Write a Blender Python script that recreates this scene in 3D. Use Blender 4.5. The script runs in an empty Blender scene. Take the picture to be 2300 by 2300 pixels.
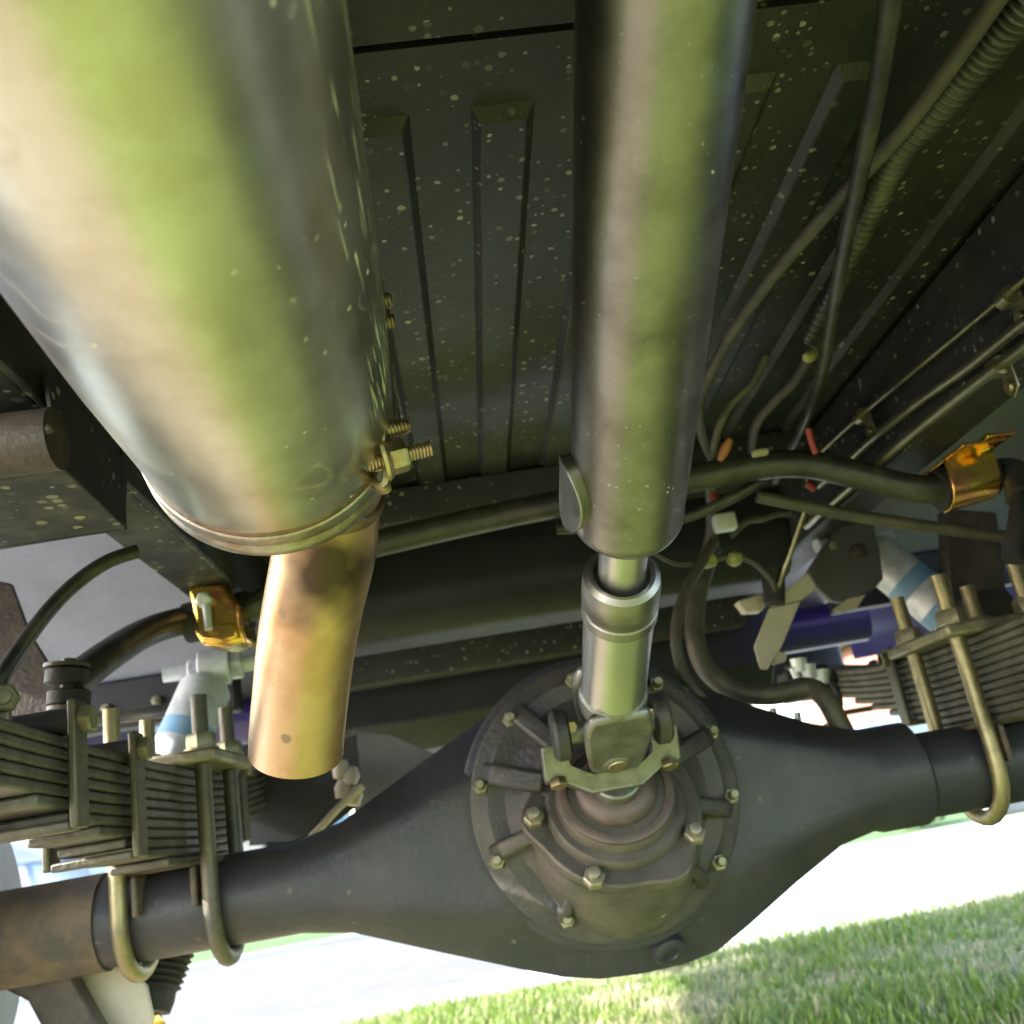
import bpy, bmesh, math, random
from mathutils import Vector, Matrix, noise
random.seed(7)
R = math.radians
sc = bpy.context.scene
COL = sc.collection

# ------------------------------------------------------------------ camera
FPX, CAMH = 2127.0, 0.42
yaw, pit, rol = R(4.6), R(17.7), R(10.0)
CF = Vector((math.sin(yaw)*math.cos(pit), math.cos(yaw)*math.cos(pit), math.sin(pit)))
r0 = Vector((math.cos(yaw), -math.sin(yaw), 0)); u0 = r0.cross(CF)
CR = r0*math.cos(rol) - u0*math.sin(rol)
CU = r0*math.sin(rol) + u0*math.cos(rol)
CC = Vector((0, 0, CAMH))
cd = bpy.data.cameras.new('camera'); cam = bpy.data.objects.new('camera', cd); COL.objects.link(cam)
cd.sensor_width = 36; cd.lens = 36*FPX/2300
cd.clip_start = 0.01; cd.clip_end = 500
cd.dof.use_dof = True; cd.dof.focus_distance = 0.56; cd.dof.aperture_fstop = 11
m = Matrix((CR, CU, -CF)).transposed().to_4x4(); m.translation = CC
cam.matrix_world = m
sc.camera = cam

# ------------------------------------------------------------------ light
SUN_EL, SUN_AZ = 29.0, -94.0         # azimuth from +Y (behind the truck) towards +X
w = bpy.data.worlds.new('World'); sc.world = w; w.use_nodes = True
nt = w.node_tree
sky = nt.nodes.new('ShaderNodeTexSky'); sky.sky_type = 'NISHITA'; sky.sun_disc = False
sky.sun_elevation = R(SUN_EL); sky.sun_rotation = R(SUN_AZ)
bg = nt.nodes['Background']; bg.inputs[1].default_value = 0.15
nt.links.new(sky.outputs[0], bg.inputs[0])
sl = bpy.data.lights.new('sun', 'SUN'); sl.energy = 3.0; sl.angle = R(0.5); sl.color = (1.0, .97, .93)
so = bpy.data.objects.new('sun', sl); COL.objects.link(so)
sd = Vector((math.sin(R(SUN_AZ))*math.cos(R(SUN_EL)), math.cos(R(SUN_AZ))*math.cos(R(SUN_EL)), math.sin(R(SUN_EL))))
so.rotation_euler = sd.to_track_quat('Z', 'Y').to_euler(); so.location = (2, 4, 6)
sc.view_settings.view_transform = 'Standard'; sc.view_settings.look = 'None'
sc.view_settings.exposure = 3.15; sc.view_settings.gamma = 1
sc.cycles.max_bounces = 10; sc.cycles.diffuse_bounces = 6; sc.cycles.glossy_bounces = 5
sc.cycles.sample_clamp_indirect = 12
sc.cycles.caustics_reflective = False; sc.cycles.caustics_refractive = False

# ------------------------------------------------------------------ survey helpers: a photo pixel and one known world coordinate -> a world point
def ray(x, y): return CF + CR*((x-1150)/FPX) - CU*((y-1150)/FPX)
def PY(x, y, Y): d = ray(x, y); return CC + d*(Y/d.y)
def PZ(x, y, Z): d = ray(x, y); return CC + d*((Z-CAMH)/d.z)
def PX(x, y, X): d = ray(x, y); return CC + d*(X/d.x)

# ------------------------------------------------------------------ materials
MATS = {}
def N(nt, t, **k):
    n = nt.nodes.new(t)
    for a, b in k.items(): setattr(n, a, b)
    return n
def mat(name, col, metal=0.0, rough=0.5, col2=None, nscale=20, nlo=.4, nhi=.65, rvar=.1,
        spk=None, spk_scale=120, spk_r=.16, spk_keep=.25, bump=0.0, bscale=200, stretch=None, coat=0.0, spec=.5, detail=6):
    """Principled material: base colour broken up by noise, roughness noise, optional dust specks and fine relief."""
    m = bpy.data.materials.new(name); m.use_nodes = True; nt = m.node_tree; L = nt.links
    b = nt.nodes['Principled BSDF']
    tc = N(nt, 'ShaderNodeNewGeometry'); mp = N(nt, 'ShaderNodeMapping')
    L.new(tc.outputs['Position'], mp.inputs['Vector'])
    if stretch: mp.inputs['Scale'].default_value = stretch
    nz = N(nt, 'ShaderNodeTexNoise'); nz.inputs['Scale'].default_value = nscale; nz.inputs['Detail'].default_value = detail
    nz.inputs['Roughness'].default_value = .65
    L.new(mp.outputs[0], nz.inputs['Vector'])
    mr = N(nt, 'ShaderNodeMapRange'); mr.inputs[1].default_value = nlo; mr.inputs[2].default_value = nhi
    L.new(nz.outputs['Fac'], mr.inputs[0])
    mx = N(nt, 'ShaderNodeMix', data_type='RGBA')
    mx.inputs[6].default_value = (*col, 1); mx.inputs[7].default_value = (*(col2 or [c*.7 for c in col]), 1)
    L.new(mr.outputs[0], mx.inputs[0])
    out = mx.outputs[2]
    rr = N(nt, 'ShaderNodeMapRange'); rr.inputs[3].default_value = max(.03, rough-rvar); rr.inputs[4].default_value = min(1, rough+rvar)
    n2 = N(nt, 'ShaderNodeTexNoise'); n2.inputs['Scale'].default_value = nscale*2.3; n2.inputs['Detail'].default_value = 5
    L.new(mp.outputs[0], n2.inputs['Vector']); L.new(n2.outputs['Fac'], rr.inputs[0])
    rough_out = rr.outputs[0]
    metal_out = None
    if spk:
        vo = N(nt, 'ShaderNodeTexVoronoi'); vo.inputs['Scale'].default_value = spk_scale
        n3 = N(nt, 'ShaderNodeTexNoise'); n3.inputs['Scale'].default_value = spk_scale*1.5
        vm = N(nt, 'ShaderNodeVectorMath', operation='MULTIPLY_ADD')
        vm.inputs[1].default_value = (.35/spk_scale,)*3
        L.new(tc.outputs['Position'], n3.inputs['Vector']); L.new(n3.outputs['Color'], vm.inputs[0]); L.new(tc.outputs['Position'], vm.inputs[2])
        L.new(vm.outputs[0], vo.inputs['Vector'])
        sep = N(nt, 'ShaderNodeSeparateColor'); L.new(vo.outputs['Color'], sep.inputs[0])
        # random radius per cell, only some cells carry a speck
        rad = N(nt, 'ShaderNodeMapRange'); rad.inputs[1].default_value = 1-spk_keep; rad.inputs[2].default_value = 1
        rad.inputs[3].default_value = 0; rad.inputs[4].default_value = spk_r
        L.new(sep.outputs[0], rad.inputs[0])
        lt = N(nt, 'ShaderNodeMath', operation='SUBTRACT'); L.new(rad.outputs[0], lt.inputs[0]); L.new(vo.outputs['Distance'], lt.inputs[1])
        sm = N(nt, 'ShaderNodeMapRange'); sm.inputs[1].default_value = 0; sm.inputs[2].default_value = .08
        L.new(lt.outputs[0], sm.inputs[0])
        op0 = N(nt, 'ShaderNodeMath', operation='MULTIPLY'); L.new(sm.outputs[0], op0.inputs[0]); L.new(sep.outputs[1], op0.inputs[1])
        n5 = N(nt, 'ShaderNodeTexNoise'); n5.inputs['Scale'].default_value = spk_scale*.085; n5.inputs['Detail'].default_value = 3; L.new(tc.outputs['Position'], n5.inputs['Vector'])
        r5 = N(nt, 'ShaderNodeMapRange'); r5.inputs[1].default_value = .38; r5.inputs[2].default_value = .58; r5.inputs[3].default_value = .12; L.new(n5.outputs['Fac'], r5.inputs[0])
        op = N(nt, 'ShaderNodeMath', operation='MULTIPLY'); L.new(op0.outputs[0], op.inputs[0]); L.new(r5.outputs[0], op.inputs[1])
        mx2 = N(nt, 'ShaderNodeMix', data_type='RGBA'); mx2.inputs[7].default_value = (*spk, 1)
        L.new(op.outputs[0], mx2.inputs[0]); L.new(out, mx2.inputs[6]); out = mx2.outputs[2]
        ra = N(nt, 'ShaderNodeMath', operation='MAXIMUM'); L.new(rough_out, ra.inputs[0]); L.new(op.outputs[0], ra.inputs[1]); rough_out = ra.outputs[0]
        if metal > 0:
            ms = N(nt, 'ShaderNodeMath', operation='MULTIPLY_ADD'); ms.inputs[1].default_value = -metal; ms.inputs[2].default_value = metal
            L.new(op.outputs[0], ms.inputs[0]); metal_out = ms.outputs[0]
    L.new(out, b.inputs['Base Color']); L.new(rough_out, b.inputs['Roughness'])
    b.inputs['Metallic'].default_value = metal
    if metal_out: L.new(metal_out, b.inputs['Metallic'])
    b.inputs['Specular IOR Level'].default_value = spec
    if coat: b.inputs['Coat Weight'].default_value = coat; b.inputs['Coat Roughness'].default_value = .15
    if bump:
        n4 = N(nt, 'ShaderNodeTexNoise'); n4.inputs['Scale'].default_value = bscale; n4.inputs['Detail'].default_value = 4
        L.new(mp.outputs[0], n4.inputs['Vector'])
        bp = N(nt, 'ShaderNodeBump'); bp.inputs['Strength'].default_value = bump; bp.inputs['Distance'].default_value = .002
        L.new(n4.outputs['Fac'], bp.inputs['Height']); L.new(bp.outputs[0], b.inputs['Normal'])
    MATS[name] = m
    return m
DUST = (.40, .39, .34)
mat('bed_paint', (.015, .017, .017), 0, .44, (.028, .030, .026), 9, spk=DUST, spk_scale=150, spk_r=.46, spk_keep=.6, bump=.25, bscale=420)
mat('frame_paint', (.013, .014, .014), 0, .55, (.030, .030, .024), 14, spk=DUST, spk_scale=130, spk_r=.40, spk_keep=.5, bump=.15, bscale=300)
mat('rail_dusty', (.020, .021, .018), 0, .6, (.085, .080, .058), 26, .45, .7, spk=(.50, .47, .34), spk_scale=120, spk_r=.5, spk_keep=.6, bump=.2)
mat('black_satin', (.008, .009, .012), 0, .55, (.017, .017, .018), 18, bump=.1)
mat('muffler_steel', (.60, .58, .53), 1, .32, (.42, .38, .30), 15, .42, .72, .10, spk=(.52, .50, .42), spk_scale=230, spk_r=.36, spk_keep=.16, bump=.16, bscale=13)
def scratches(m):
    nt = m.node_tree; L = nt.links; b = nt.nodes['Principled BSDF']
    g = N(nt, 'ShaderNodeNewGeometry'); mp = N(nt, 'ShaderNodeMapping'); mp.inputs['Scale'].default_value = (1, .05, 1); mp.inputs['Rotation'].default_value = (.05, .02, .06)
    L.new(g.outputs['Position'], mp.inputs['Vector'])
    nz = N(nt, 'ShaderNodeTexNoise'); nz.inputs['Scale'].default_value = 420; nz.inputs['Detail'].default_value = 1
    L.new(mp.outputs[0], nz.inputs['Vector'])
    th = N(nt, 'ShaderNodeMapRange'); th.inputs[1].default_value = .60; th.inputs[2].default_value = .64; L.new(nz.outputs['Fac'], th.inputs[0])
    sp = N(nt, 'ShaderNodeSeparateXYZ'); L.new(g.outputs['Normal'], sp.inputs[0])
    rg = N(nt, 'ShaderNodeMapRange'); rg.inputs[1].default_value = .80; rg.inputs[2].default_value = .88; L.new(sp.outputs[0], rg.inputs[0])
    cl = N(nt, 'ShaderNodeTexNoise'); cl.inputs['Scale'].default_value = 14; L.new(g.outputs['Position'], cl.inputs['Vector'])
    cr = N(nt, 'ShaderNodeMapRange'); cr.inputs[1].default_value = .42; cr.inputs[2].default_value = .55; L.new(cl.outputs['Fac'], cr.inputs[0])
    a = N(nt, 'ShaderNodeMath', operation='MULTIPLY'); L.new(th.outputs[0], a.inputs[0]); L.new(rg.outputs[0], a.inputs[1])
    a2 = N(nt, 'ShaderNodeMath', operation='MULTIPLY'); L.new(a.outputs[0], a2.inputs[0]); L.new(cr.outputs[0], a2.inputs[1])
    src = b.inputs['Base Color'].links[0].from_socket; sr = b.inputs['Roughness'].links[0].from_socket; sm = b.inputs['Metallic'].links[0].from_socket
    mx = N(nt, 'ShaderNodeMix', data_type='RGBA'); mx.inputs[7].default_value = (.75, .75, .55, 1); L.new(a2.outputs[0], mx.inputs[0]); L.new(src, mx.inputs[6]); L.new(mx.outputs[2], b.inputs['Base Color'])
    mm = N(nt, 'ShaderNodeMix', data_type='FLOAT'); mm.inputs[3].default_value = .1; L.new(a2.outputs[0], mm.inputs[0]); L.new(sm, mm.inputs[2]); L.new(mm.outputs[0], b.inputs['Metallic'])
    # dried water marks: thin rings along noise contours, a little rougher and browner
    wn = N(nt, 'ShaderNodeTexNoise'); wn.inputs['Scale'].default_value = 16; wn.inputs['Detail'].default_value = 2; L.new(g.outputs['Position'], wn.inputs['Vector'])
    s1 = N(nt, 'ShaderNodeMath', operation='SUBTRACT'); s1.inputs[1].default_value = .64; L.new(wn.outputs['Fac'], s1.inputs[0])
    s2 = N(nt, 'ShaderNodeMath', operation='ABSOLUTE'); L.new(s1.outputs[0], s2.inputs[0])
    s3 = N(nt, 'ShaderNodeMapRange'); s3.inputs[1].default_value = 0; s3.inputs[2].default_value = .016; s3.inputs[3].default_value = .13; s3.inputs[4].default_value = 0; L.new(s2.outputs[0], s3.inputs[0])
    ad = N(nt, 'ShaderNodeMath', operation='ADD'); L.new(sr, ad.inputs[0]); L.new(s3.outputs[0], ad.inputs[1]); L.new(ad.outputs[0], b.inputs['Roughness'])
    m3 = N(nt, 'ShaderNodeMix', data_type='RGBA'); m3.inputs[7].default_value = (.42, .33, .22, 1); L.new(s3.outputs[0], m3.inputs[0]); L.new(mx.outputs[2], m3.inputs[6]); L.new(m3.outputs[2], b.inputs['Base Color'])
scratches(MATS['muffler_steel'])
mat('muffler_rim', (.40, .38, .34), 1, .38, (.28, .21, .15), 40, bump=.35, bscale=260)
mat('weld_brown', (.26, .185, .13), 1, .48, (.16, .10, .07), 60, bump=.4, bscale=300)
mat('pipe_steel', (.55, .385, .235), 1, .44, (.40, .215, .10), 17, .42, .72, .08, spk=(.10, .07, .05), spk_scale=70, spk_r=.30, spk_keep=.3, bump=.08, bscale=30)
def dark_blotch(m, c, r):  # darkens the base colour around point c, edge broken up by noise
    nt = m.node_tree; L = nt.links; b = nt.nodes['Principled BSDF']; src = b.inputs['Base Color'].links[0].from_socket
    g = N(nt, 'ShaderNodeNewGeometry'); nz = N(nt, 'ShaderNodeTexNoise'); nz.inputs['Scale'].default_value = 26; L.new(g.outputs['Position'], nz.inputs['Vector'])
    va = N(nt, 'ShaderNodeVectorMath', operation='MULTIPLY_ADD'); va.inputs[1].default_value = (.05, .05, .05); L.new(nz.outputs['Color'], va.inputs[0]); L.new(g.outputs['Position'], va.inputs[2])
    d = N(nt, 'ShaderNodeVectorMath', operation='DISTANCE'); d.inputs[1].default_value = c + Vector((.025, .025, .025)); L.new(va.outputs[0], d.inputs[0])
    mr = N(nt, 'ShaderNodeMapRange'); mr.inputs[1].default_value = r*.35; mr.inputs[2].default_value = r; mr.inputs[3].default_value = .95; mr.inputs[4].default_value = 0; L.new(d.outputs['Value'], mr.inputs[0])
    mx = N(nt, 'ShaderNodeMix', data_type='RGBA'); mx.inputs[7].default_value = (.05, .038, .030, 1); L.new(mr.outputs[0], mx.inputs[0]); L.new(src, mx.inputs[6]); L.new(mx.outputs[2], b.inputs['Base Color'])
dark_blotch(MATS['pipe_steel'], PY(738, 1290, .548), .040)
mat('stud_zinc', (.48, .40, .25), 1, .42, (.28, .22, .12), 90)
mat('shaft_steel', (.25, .245, .235), 1, .37, (.15, .14, .13), 26, .40, .72, .09, spk=(.46, .46, .43), spk_scale=300, spk_r=.34, spk_keep=.2, bump=.10, bscale=24)
mat('shaft_cap', (.32, .31, .29), 1, .40, (.24, .225, .20), 40, bump=.08)
mat('chrome', (.78, .78, .75), 1, .16, (.6, .6, .56), 40)
mat('slip_steel', (.50, .50, .48), 1, .33, (.44, .44, .41), 9, rvar=.02, detail=2)
mat('yoke_steel', (.26, .26, .24), .9, .48, (.17, .16, .14), 50, bump=.15, bscale=260)
mat('cast_iron', (.050, .049, .050), .35, .52, (.085, .075, .062), 16, bump=.5, bscale=170)
mat('cast_pink', (.125, .105, .095), .3, .55, (.065, .060, .052), 22, bump=.4, bscale=170)
mat('seal_rust', (.135, .095, .085), .3, .5, (.09, .07, .062), 60)
mat('axle_paint', (.032, .033, .042), .1, .45, (.052, .048, .053), 15, .46, .74, .14, spk=(.13, .11, .09), spk_scale=90, spk_r=.35, spk_keep=.12, bump=.35, bscale=140)
mat('axle_rust', (.06, .05, .042), 0, .7, (.13, .09, .055), 34, bump=.7, bscale=110)
mat('leaf_steel', (.13, .125, .105), .45, .55, (.075, .066, .05), 42, bump=.5, bscale=160)
mat('clip_steel', (.085, .082, .07), .4, .5, (.14, .12, .08), 45, bump=.4)
mat('ubolt_zinc', (.34, .29, .16), .75, .45, (.22, .19, .12), 45, bump=.2)
mat('nut_dull', (.20, .18, .12), .6, .5, (.34, .32, .22), 60)
mat('nut_pale', (.34, .31, .25), .6, .5, (.24, .21, .15), 60)
mat('zinc_gold', (.82, .56, .10), 1, .26, (.78, .30, .16), 30, .48, .66, .06, bump=.12, bscale=70)
mat('silver_paint', (.76, .80, .86), .15, .4, (.46, .48, .52), 55, .45, .75)
mat('blue_band', (.18, .40, .68), 0, .45, (.30, .42, .55), 60)
mat('purple_paint', (.055, .038, .19), 0, .4, (.05, .04, .12), 30, coat=.2)
mat('rubber', (.016, .016, .016), 0, .7, (.03, .028, .025), 60, bump=.3)
mat('hose_rubber', (.022, .022, .021), 0, .38, (.07, .065, .05), 30)
mat('hose_dusty', (.055, .05, .042), 0, .55, (.10, .09, .07), 30)
mat('liner_plastic', (.27, .29, .37), 0, .6, (.22, .235, .30), 14, bump=.25, bscale=200)
mat('line_steel', (.30, .28, .19), .85, .32, (.20, .18, .12), 40)
mat('bracket_tan', (.54, .47, .40), .05, .5, (.44, .39, .31), 30)
mat('tube_brown', (.062, .052, .046), .3, .55, (.11, .085, .068), 30, bump=.4)
mat('orange_plastic', (.45, .17, .07), 0, .45)
mat('red_plastic', (.38, .035, .03), 0, .4)
mat('white_plastic', (.70, .70, .74), 0, .45)
mat('yellow_grease', (.42, .42, .17), 0, .4)
mat('concrete', (.46, .45, .43), 0, .9, (.40, .385, .36), 3, bump=.3, bscale=90)
mat('asphalt', (.098, .090, .092), 0, .92, (.118, .108, .110), 5, bump=.4, bscale=140)
mat('house_siding', (.62, .64, .66), 0, .7, (.56, .58, .60), 2)
mat('brick_red', (.28, .13, .09), 0, .85)
mat('roof_shingle', (.10, .095, .09), 0, .9)
mat('glass_dark', (.03, .035, .04), 0, .08)
mat('white_trim', (.75, .75, .74), 0, .5)
mat('car_paint', (.30, .31, .36), .5, .3, coat=.8)
mat('stone', (.20, .19, .19), 0, .85, (.14, .135, .13), 6, bump=.6, bscale=40)
mat('bark', (.11, .08, .055), 0, .9, (.07, .05, .035), 20, bump=.8, bscale=60)
mat('leaf_green', (.07, .13, .03), 0, .6, (.05, .09, .02), 6)
def ground_mat(name, c1, c2, c3):
    m = mat(name, c1, 0, .9, c2, 1.3, .42, .62, bump=.8, bscale=90, detail=8)
    nt = m.node_tree; L = nt.links; b = nt.nodes['Principled BSDF']
    src = b.inputs['Base Color'].links[0].from_socket
    g = N(nt, 'ShaderNodeNewGeometry'); nz = N(nt, 'ShaderNodeTexNoise'); nz.inputs['Scale'].default_value = 60; nz.inputs['Detail'].default_value = 4
    L.new(g.outputs['Position'], nz.inputs['Vector'])
    mr = N(nt, 'ShaderNodeMapRange'); mr.inputs[1].default_value = .45; mr.inputs[2].default_value = .7; mr.inputs[4].default_value = .7
    L.new(nz.outputs['Fac'], mr.inputs[0])
    mx = N(nt, 'ShaderNodeMix', data_type='RGBA'); mx.inputs[7].default_value = (*c3, 1)
    L.new(mr.outputs[0], mx.inputs[0]); L.new(src, mx.inputs[6]); L.new(mx.outputs[2], b.inputs['Base Color'])
    return m
ground_mat('lawn_soil', (.16, .22, .035), (.22, .23, .07), (.13, .19, .028))
ground_mat('dry_soil', (.24, .185, .115), (.19, .15, .09), (.16, .16, .07))
ground_mat('far_lawn', (.055, .105, .018), (.075, .12, .025), (.035, .075, .012))
def blade_mat():
    m = bpy.data.materials.new('grass_blade'); m.use_nodes = True; nt = m.node_tree; L = nt.links
    b = nt.nodes['Principled BSDF']; b.inputs['Roughness'].default_value = .55
    a = N(nt, 'ShaderNodeVertexColor'); a.layer_name = 'Col'
    L.new(a.outputs[0], b.inputs['Base Color'])
    tr = N(nt, 'ShaderNodeBsdfTranslucent'); L.new(a.outputs[0], tr.inputs[0])
    ms = N(nt, 'ShaderNodeMixShader'); ms.inputs[0].default_value = .35
    L.new(b.outputs[0], ms.inputs[1]); L.new(tr.outputs[0], ms.inputs[2])
    L.new(ms.outputs[0], nt.nodes['Material Output'].inputs[0])
    MATS['grass_blade'] = m
blade_mat()

# ------------------------------------------------------------------ object helpers
def setp(o, label=None, cat=None, group=None, kind=None):
    if label: o['label'] = label
    if cat: o['category'] = cat
    if group: o['group'] = group
    if kind: o['kind'] = kind
    return o
def thing(name, label, cat, loc, group=None):
    o = bpy.data.objects.new(name, None); COL.objects.link(o); o.location = loc
    o.empty_display_size = .02
    return setp(o, label, cat, group)
def wloc(o):
    p = Vector(o.location)
    if o.parent: p += wloc(o.parent)
    return p
def obj(name, geo, material, parent=None, smooth=40, bevel=0):
    """geo = (verts, faces) in world coordinates; origin goes to the middle of the mesh"""
    vs, fs = geo
    vs = [Vector(v) for v in vs]
    lo = Vector([min(v[i] for v in vs) for i in range(3)]); hi = Vector([max(v[i] for v in vs) for i in range(3)])
    c = (lo+hi)/2
    me = bpy.data.meshes.new(name)
    me.from_pydata([v-c for v in vs], [], fs); me.validate()
    bm = bmesh.new(); bm.from_mesh(me); bmesh.ops.recalc_face_normals(bm, faces=bm.faces[:]); bm.to_mesh(me); bm.free()
    if smooth:
        for p in me.polygons: p.use_smooth = True
        me.set_sharp_from_angle(angle=R(smooth))
    me.materials.append(MATS[material] if isinstance(material, str) else material)
    o = bpy.data.objects.new(name, me); COL.objects.link(o)
    if parent is not None:
        o.parent = parent; o.location = c - wloc(parent)
    else: o.location = c
    if bevel:
        bv = o.modifiers.new('bevel', 'BEVEL'); bv.width = bevel; bv.segments = 2; bv.limit_method = 'ANGLE'; bv.angle_limit = R(35)
    return o
def top(name, geo, material, label, cat, group=None, kind=None, **k):
    o = obj(name, geo, material, None, **k); return setp(o, label, cat, group, kind)
def struct(name, geo, material, **k):
    return setp(obj(name, geo, material, None, **k), kind='structure')
def join(*gs):
    V, F = [], []
    for v, f in gs:
        n = len(V); V += [Vector(a) for a in v]; F += [tuple(i+n for i in q) for q in f]
    return V, F
def xf(g, M): return [M @ Vector(v) for v in g[0]], g[1]
def box(a, b):
    x0, y0, z0 = a; x1, y1, z1 = b
    v = [(x, y, z) for x in (x0, x1) for y in (y0, y1) for z in (z0, z1)]
    return v, [(0, 1, 3, 2), (4, 6, 7, 5), (0, 4, 5, 1), (2, 3, 7, 6), (0, 2, 6, 4), (1, 5, 7, 3)]
def prism(poly, ext):
    """poly: list of 3D points (planar), extruded by vector ext"""
    n = len(poly); ext = Vector(ext)
    v = [Vector(p) for p in poly] + [Vector(p)+ext for p in poly]
    f = [tuple(range(n)), tuple(range(2*n-1, n-1, -1))] + [(i, (i+1) % n, n+(i+1) % n, n+i) for i in range(n)]
    return v, f
def basis(d):
    d = Vector(d).normalized(); a = Vector((0, 0, 1)) if abs(d.z) < .9 else Vector((1, 0, 0))
    x = d.cross(a).normalized(); y = x.cross(d)
    return x, y, d
def lathe(prof, o, d, n=32, closed=True, ang=None, xref=None):
    """prof: (t, r) along direction d from o"""
    x, y, d = basis(d)
    if xref is not None:
        y = (Vector(xref) - d*Vector(xref).dot(d)).normalized(); x = y.cross(d)
    o = Vector(o); V, F = [], []
    for t, r in prof:
        for k in range(n):
            a = 2*math.pi*k/n; rr = r*(ang(a) if ang else 1)
            V.append(o + d*t + (x*math.cos(a) + y*math.sin(a))*rr)
    for i in range(len(prof)-1):
        for k in range(n):
            F.append((i*n+k, i*n+(k+1) % n, (i+1)*n+(k+1) % n, (i+1)*n+k))
    if closed:
        F.append(tuple(range(n-1, -1, -1))); F.append(tuple(range((len(prof)-1)*n, len(prof)*n)))
    return V, F
def spline(pts, sub=8):
    P = [Vector(p) for p in pts]; out = []
    for i in range(len(P)-1):
        p0 = P[max(i-1, 0)]; p1 = P[i]; p2 = P[i+1]; p3 = P[min(i+2, len(P)-1)]
        for s in range(sub):
            t = s/sub
            out.append(.5*((2*p1) + (p2-p0)*t + (2*p0-5*p1+4*p2-p3)*t*t + (3*p1-p0-3*p2+p3)*t**3))
    out.append(P[-1]); return out
def sweep(path, r, n=12, caps=True):
    """tube along path; r a number or f(i, s) with s in 0..1"""
    P = [Vector(p) for p in path]; m = len(P); V, F = [], []
    t0 = (P[1]-P[0]).normalized(); x, y, _ = basis(t0)
    for i in range(m):
        t = (P[min(i+1, m-1)] - P[max(i-1, 0)]).normalized()
        x = (x - t*x.dot(t)).normalized(); y = t.cross(x)
        rr = r(i, i/(m-1)) if callable(r) else r
        for k in range(n):
            a = 2*math.pi*k/n; V.append(P[i] + (x*math.cos(a)+y*math.sin(a))*rr)
    for i in range(m-1):
        for k in range(n): F.append((i*n+k, i*n+(k+1) % n, (i+1)*n+(k+1) % n, (i+1)*n+k))
    if caps: F.append(tuple(range(n-1, -1, -1))); F.append(tuple(range((m-1)*n, m*n)))
    return V, F
def strip(path, width, thick, normal_hint):
    """flat bar swept along a path; width direction = tangent x normal"""
    P = [Vector(p) for p in path]; m = len(P); V, F = [], []
    for i in range(m):
        t = (P[min(i+1, m-1)] - P[max(i-1, 0)]).normalized()
        wd = Vector(normal_hint).normalized(); wd = (wd - t*wd.dot(t)).normalized(); nn = t.cross(wd)
        for a, b in ((-1, -1), (1, -1), (1, 1), (-1, 1)): V.append(P[i] + wd*(a*width/2) + nn*(b*thick/2))
    for i in range(m-1):
        for k in range(4): F.append((i*4+k, i*4+(k+1) % 4, (i+1)*4+(k+1) % 4, (i+1)*4+k))
    F += [(3, 2, 1, 0), tuple((m-1)*4+k for k in range(4))]
    return V, F
def hexnut(o, d, r, h, t0=0): return lathe([(t0, r*.94), (t0+h*.08, r), (t0+h*.85, r), (t0+h, r*.86)], o, d, 6)
def bolt_geo(o, d, r, h, stud=0):
    g = hexnut(o, d, r, h)
    if stud: g = join(g, lathe([(h*.9, r*.55), (h+stud*.9, r*.55), (h+stud, r*.42)], o, d, 12))
    return g
def thread(o, d, r, L, pitch):
    pr = [(0, r*.86)]; t = 0
    while t < L-pitch:
        pr += [(t+pitch*.35, r), (t+pitch*.55, r), (t+pitch*.95, r*.82)]; t += pitch
    pr.append((L, r*.7))
    return lathe(pr, o, d, 18)
def tree_copy(o, parent=None, shift=None):
    c = o.copy(); COL.objects.link(c)
    if parent is not None: c.parent = parent
    if shift is not None: c.location = Vector(o.location) + Vector(shift)
    for ch in list(o.children): tree_copy(ch, c)
    return c

XC = .122          # truck centre line
AY, AZ = 1.0, .392  # rear axle
RX, LX = XC+.424, XC-.424   # springs
FZ = .815          # underside of the bed floor

# ================================================================== GROUND AND SURROUNDINGS
def sheet(x0, x1, y0, y1, z, n=1):
    V = [(x0+(x1-x0)*i/n, y0+(y1-y0)*j/n, z) for j in range(n+1) for i in range(n+1)]
    F = [(j*(n+1)+i, j*(n+1)+i+1, (j+1)*(n+1)+i+1, (j+1)*(n+1)+i) for j in range(n) for i in range(n)]
    return V, F
struct('ground', sheet(-200, 200, -200, 200, -.012), 'far_lawn')
struct('lawn', sheet(-9, 9, -7, 2.74, -.004), 'lawn_soil')
rd_ = random.Random(2)
edge = [(-.22+.30*noise.noise(Vector((0, y*1.9, 4)))+rd_.uniform(-.02, .02), y) for y in [-6+.12*k for k in range(69)]]
struct('bare_soil', ([(x, y, -.0015) for x, y in edge] + [(-1.25+.2*noise.noise(Vector((3, y*1.3, 1))), y, -.0015) for x, y in reversed(edge)], [tuple(range(2*len(edge)))]), 'dry_soil')
# concrete pavement slabs right behind the lawn, then the street, its far kerb
pave = struct('pavement', sheet(-14, 14, 2.72, 3.02, -.001), 'concrete')
struct('street', ([(-14, 3.02, -.006), (.35, 3.02, -.006), (.9, 5.2, -.006), (-14, 4.0, -.006)], [(0, 1, 2, 3)]), 'asphalt')
struct('driveway', ([(.35, 3.02, -.003), (14, 3.02, -.003), (14, 5.35, -.003), (.9, 5.2, -.003)], [(0, 1, 2, 3)]), 'concrete')
struct('far_kerb', prism([(-14, 4.0, -.01), (.9, 5.2, -.01), (.9, 5.28, -.01), (-14, 4.08, -.01)], (0, 0, .025)), 'concrete')

struct('side_driveway', sheet(-7, -1.30, -7, 2.71, -.0005), 'concrete')

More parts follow.
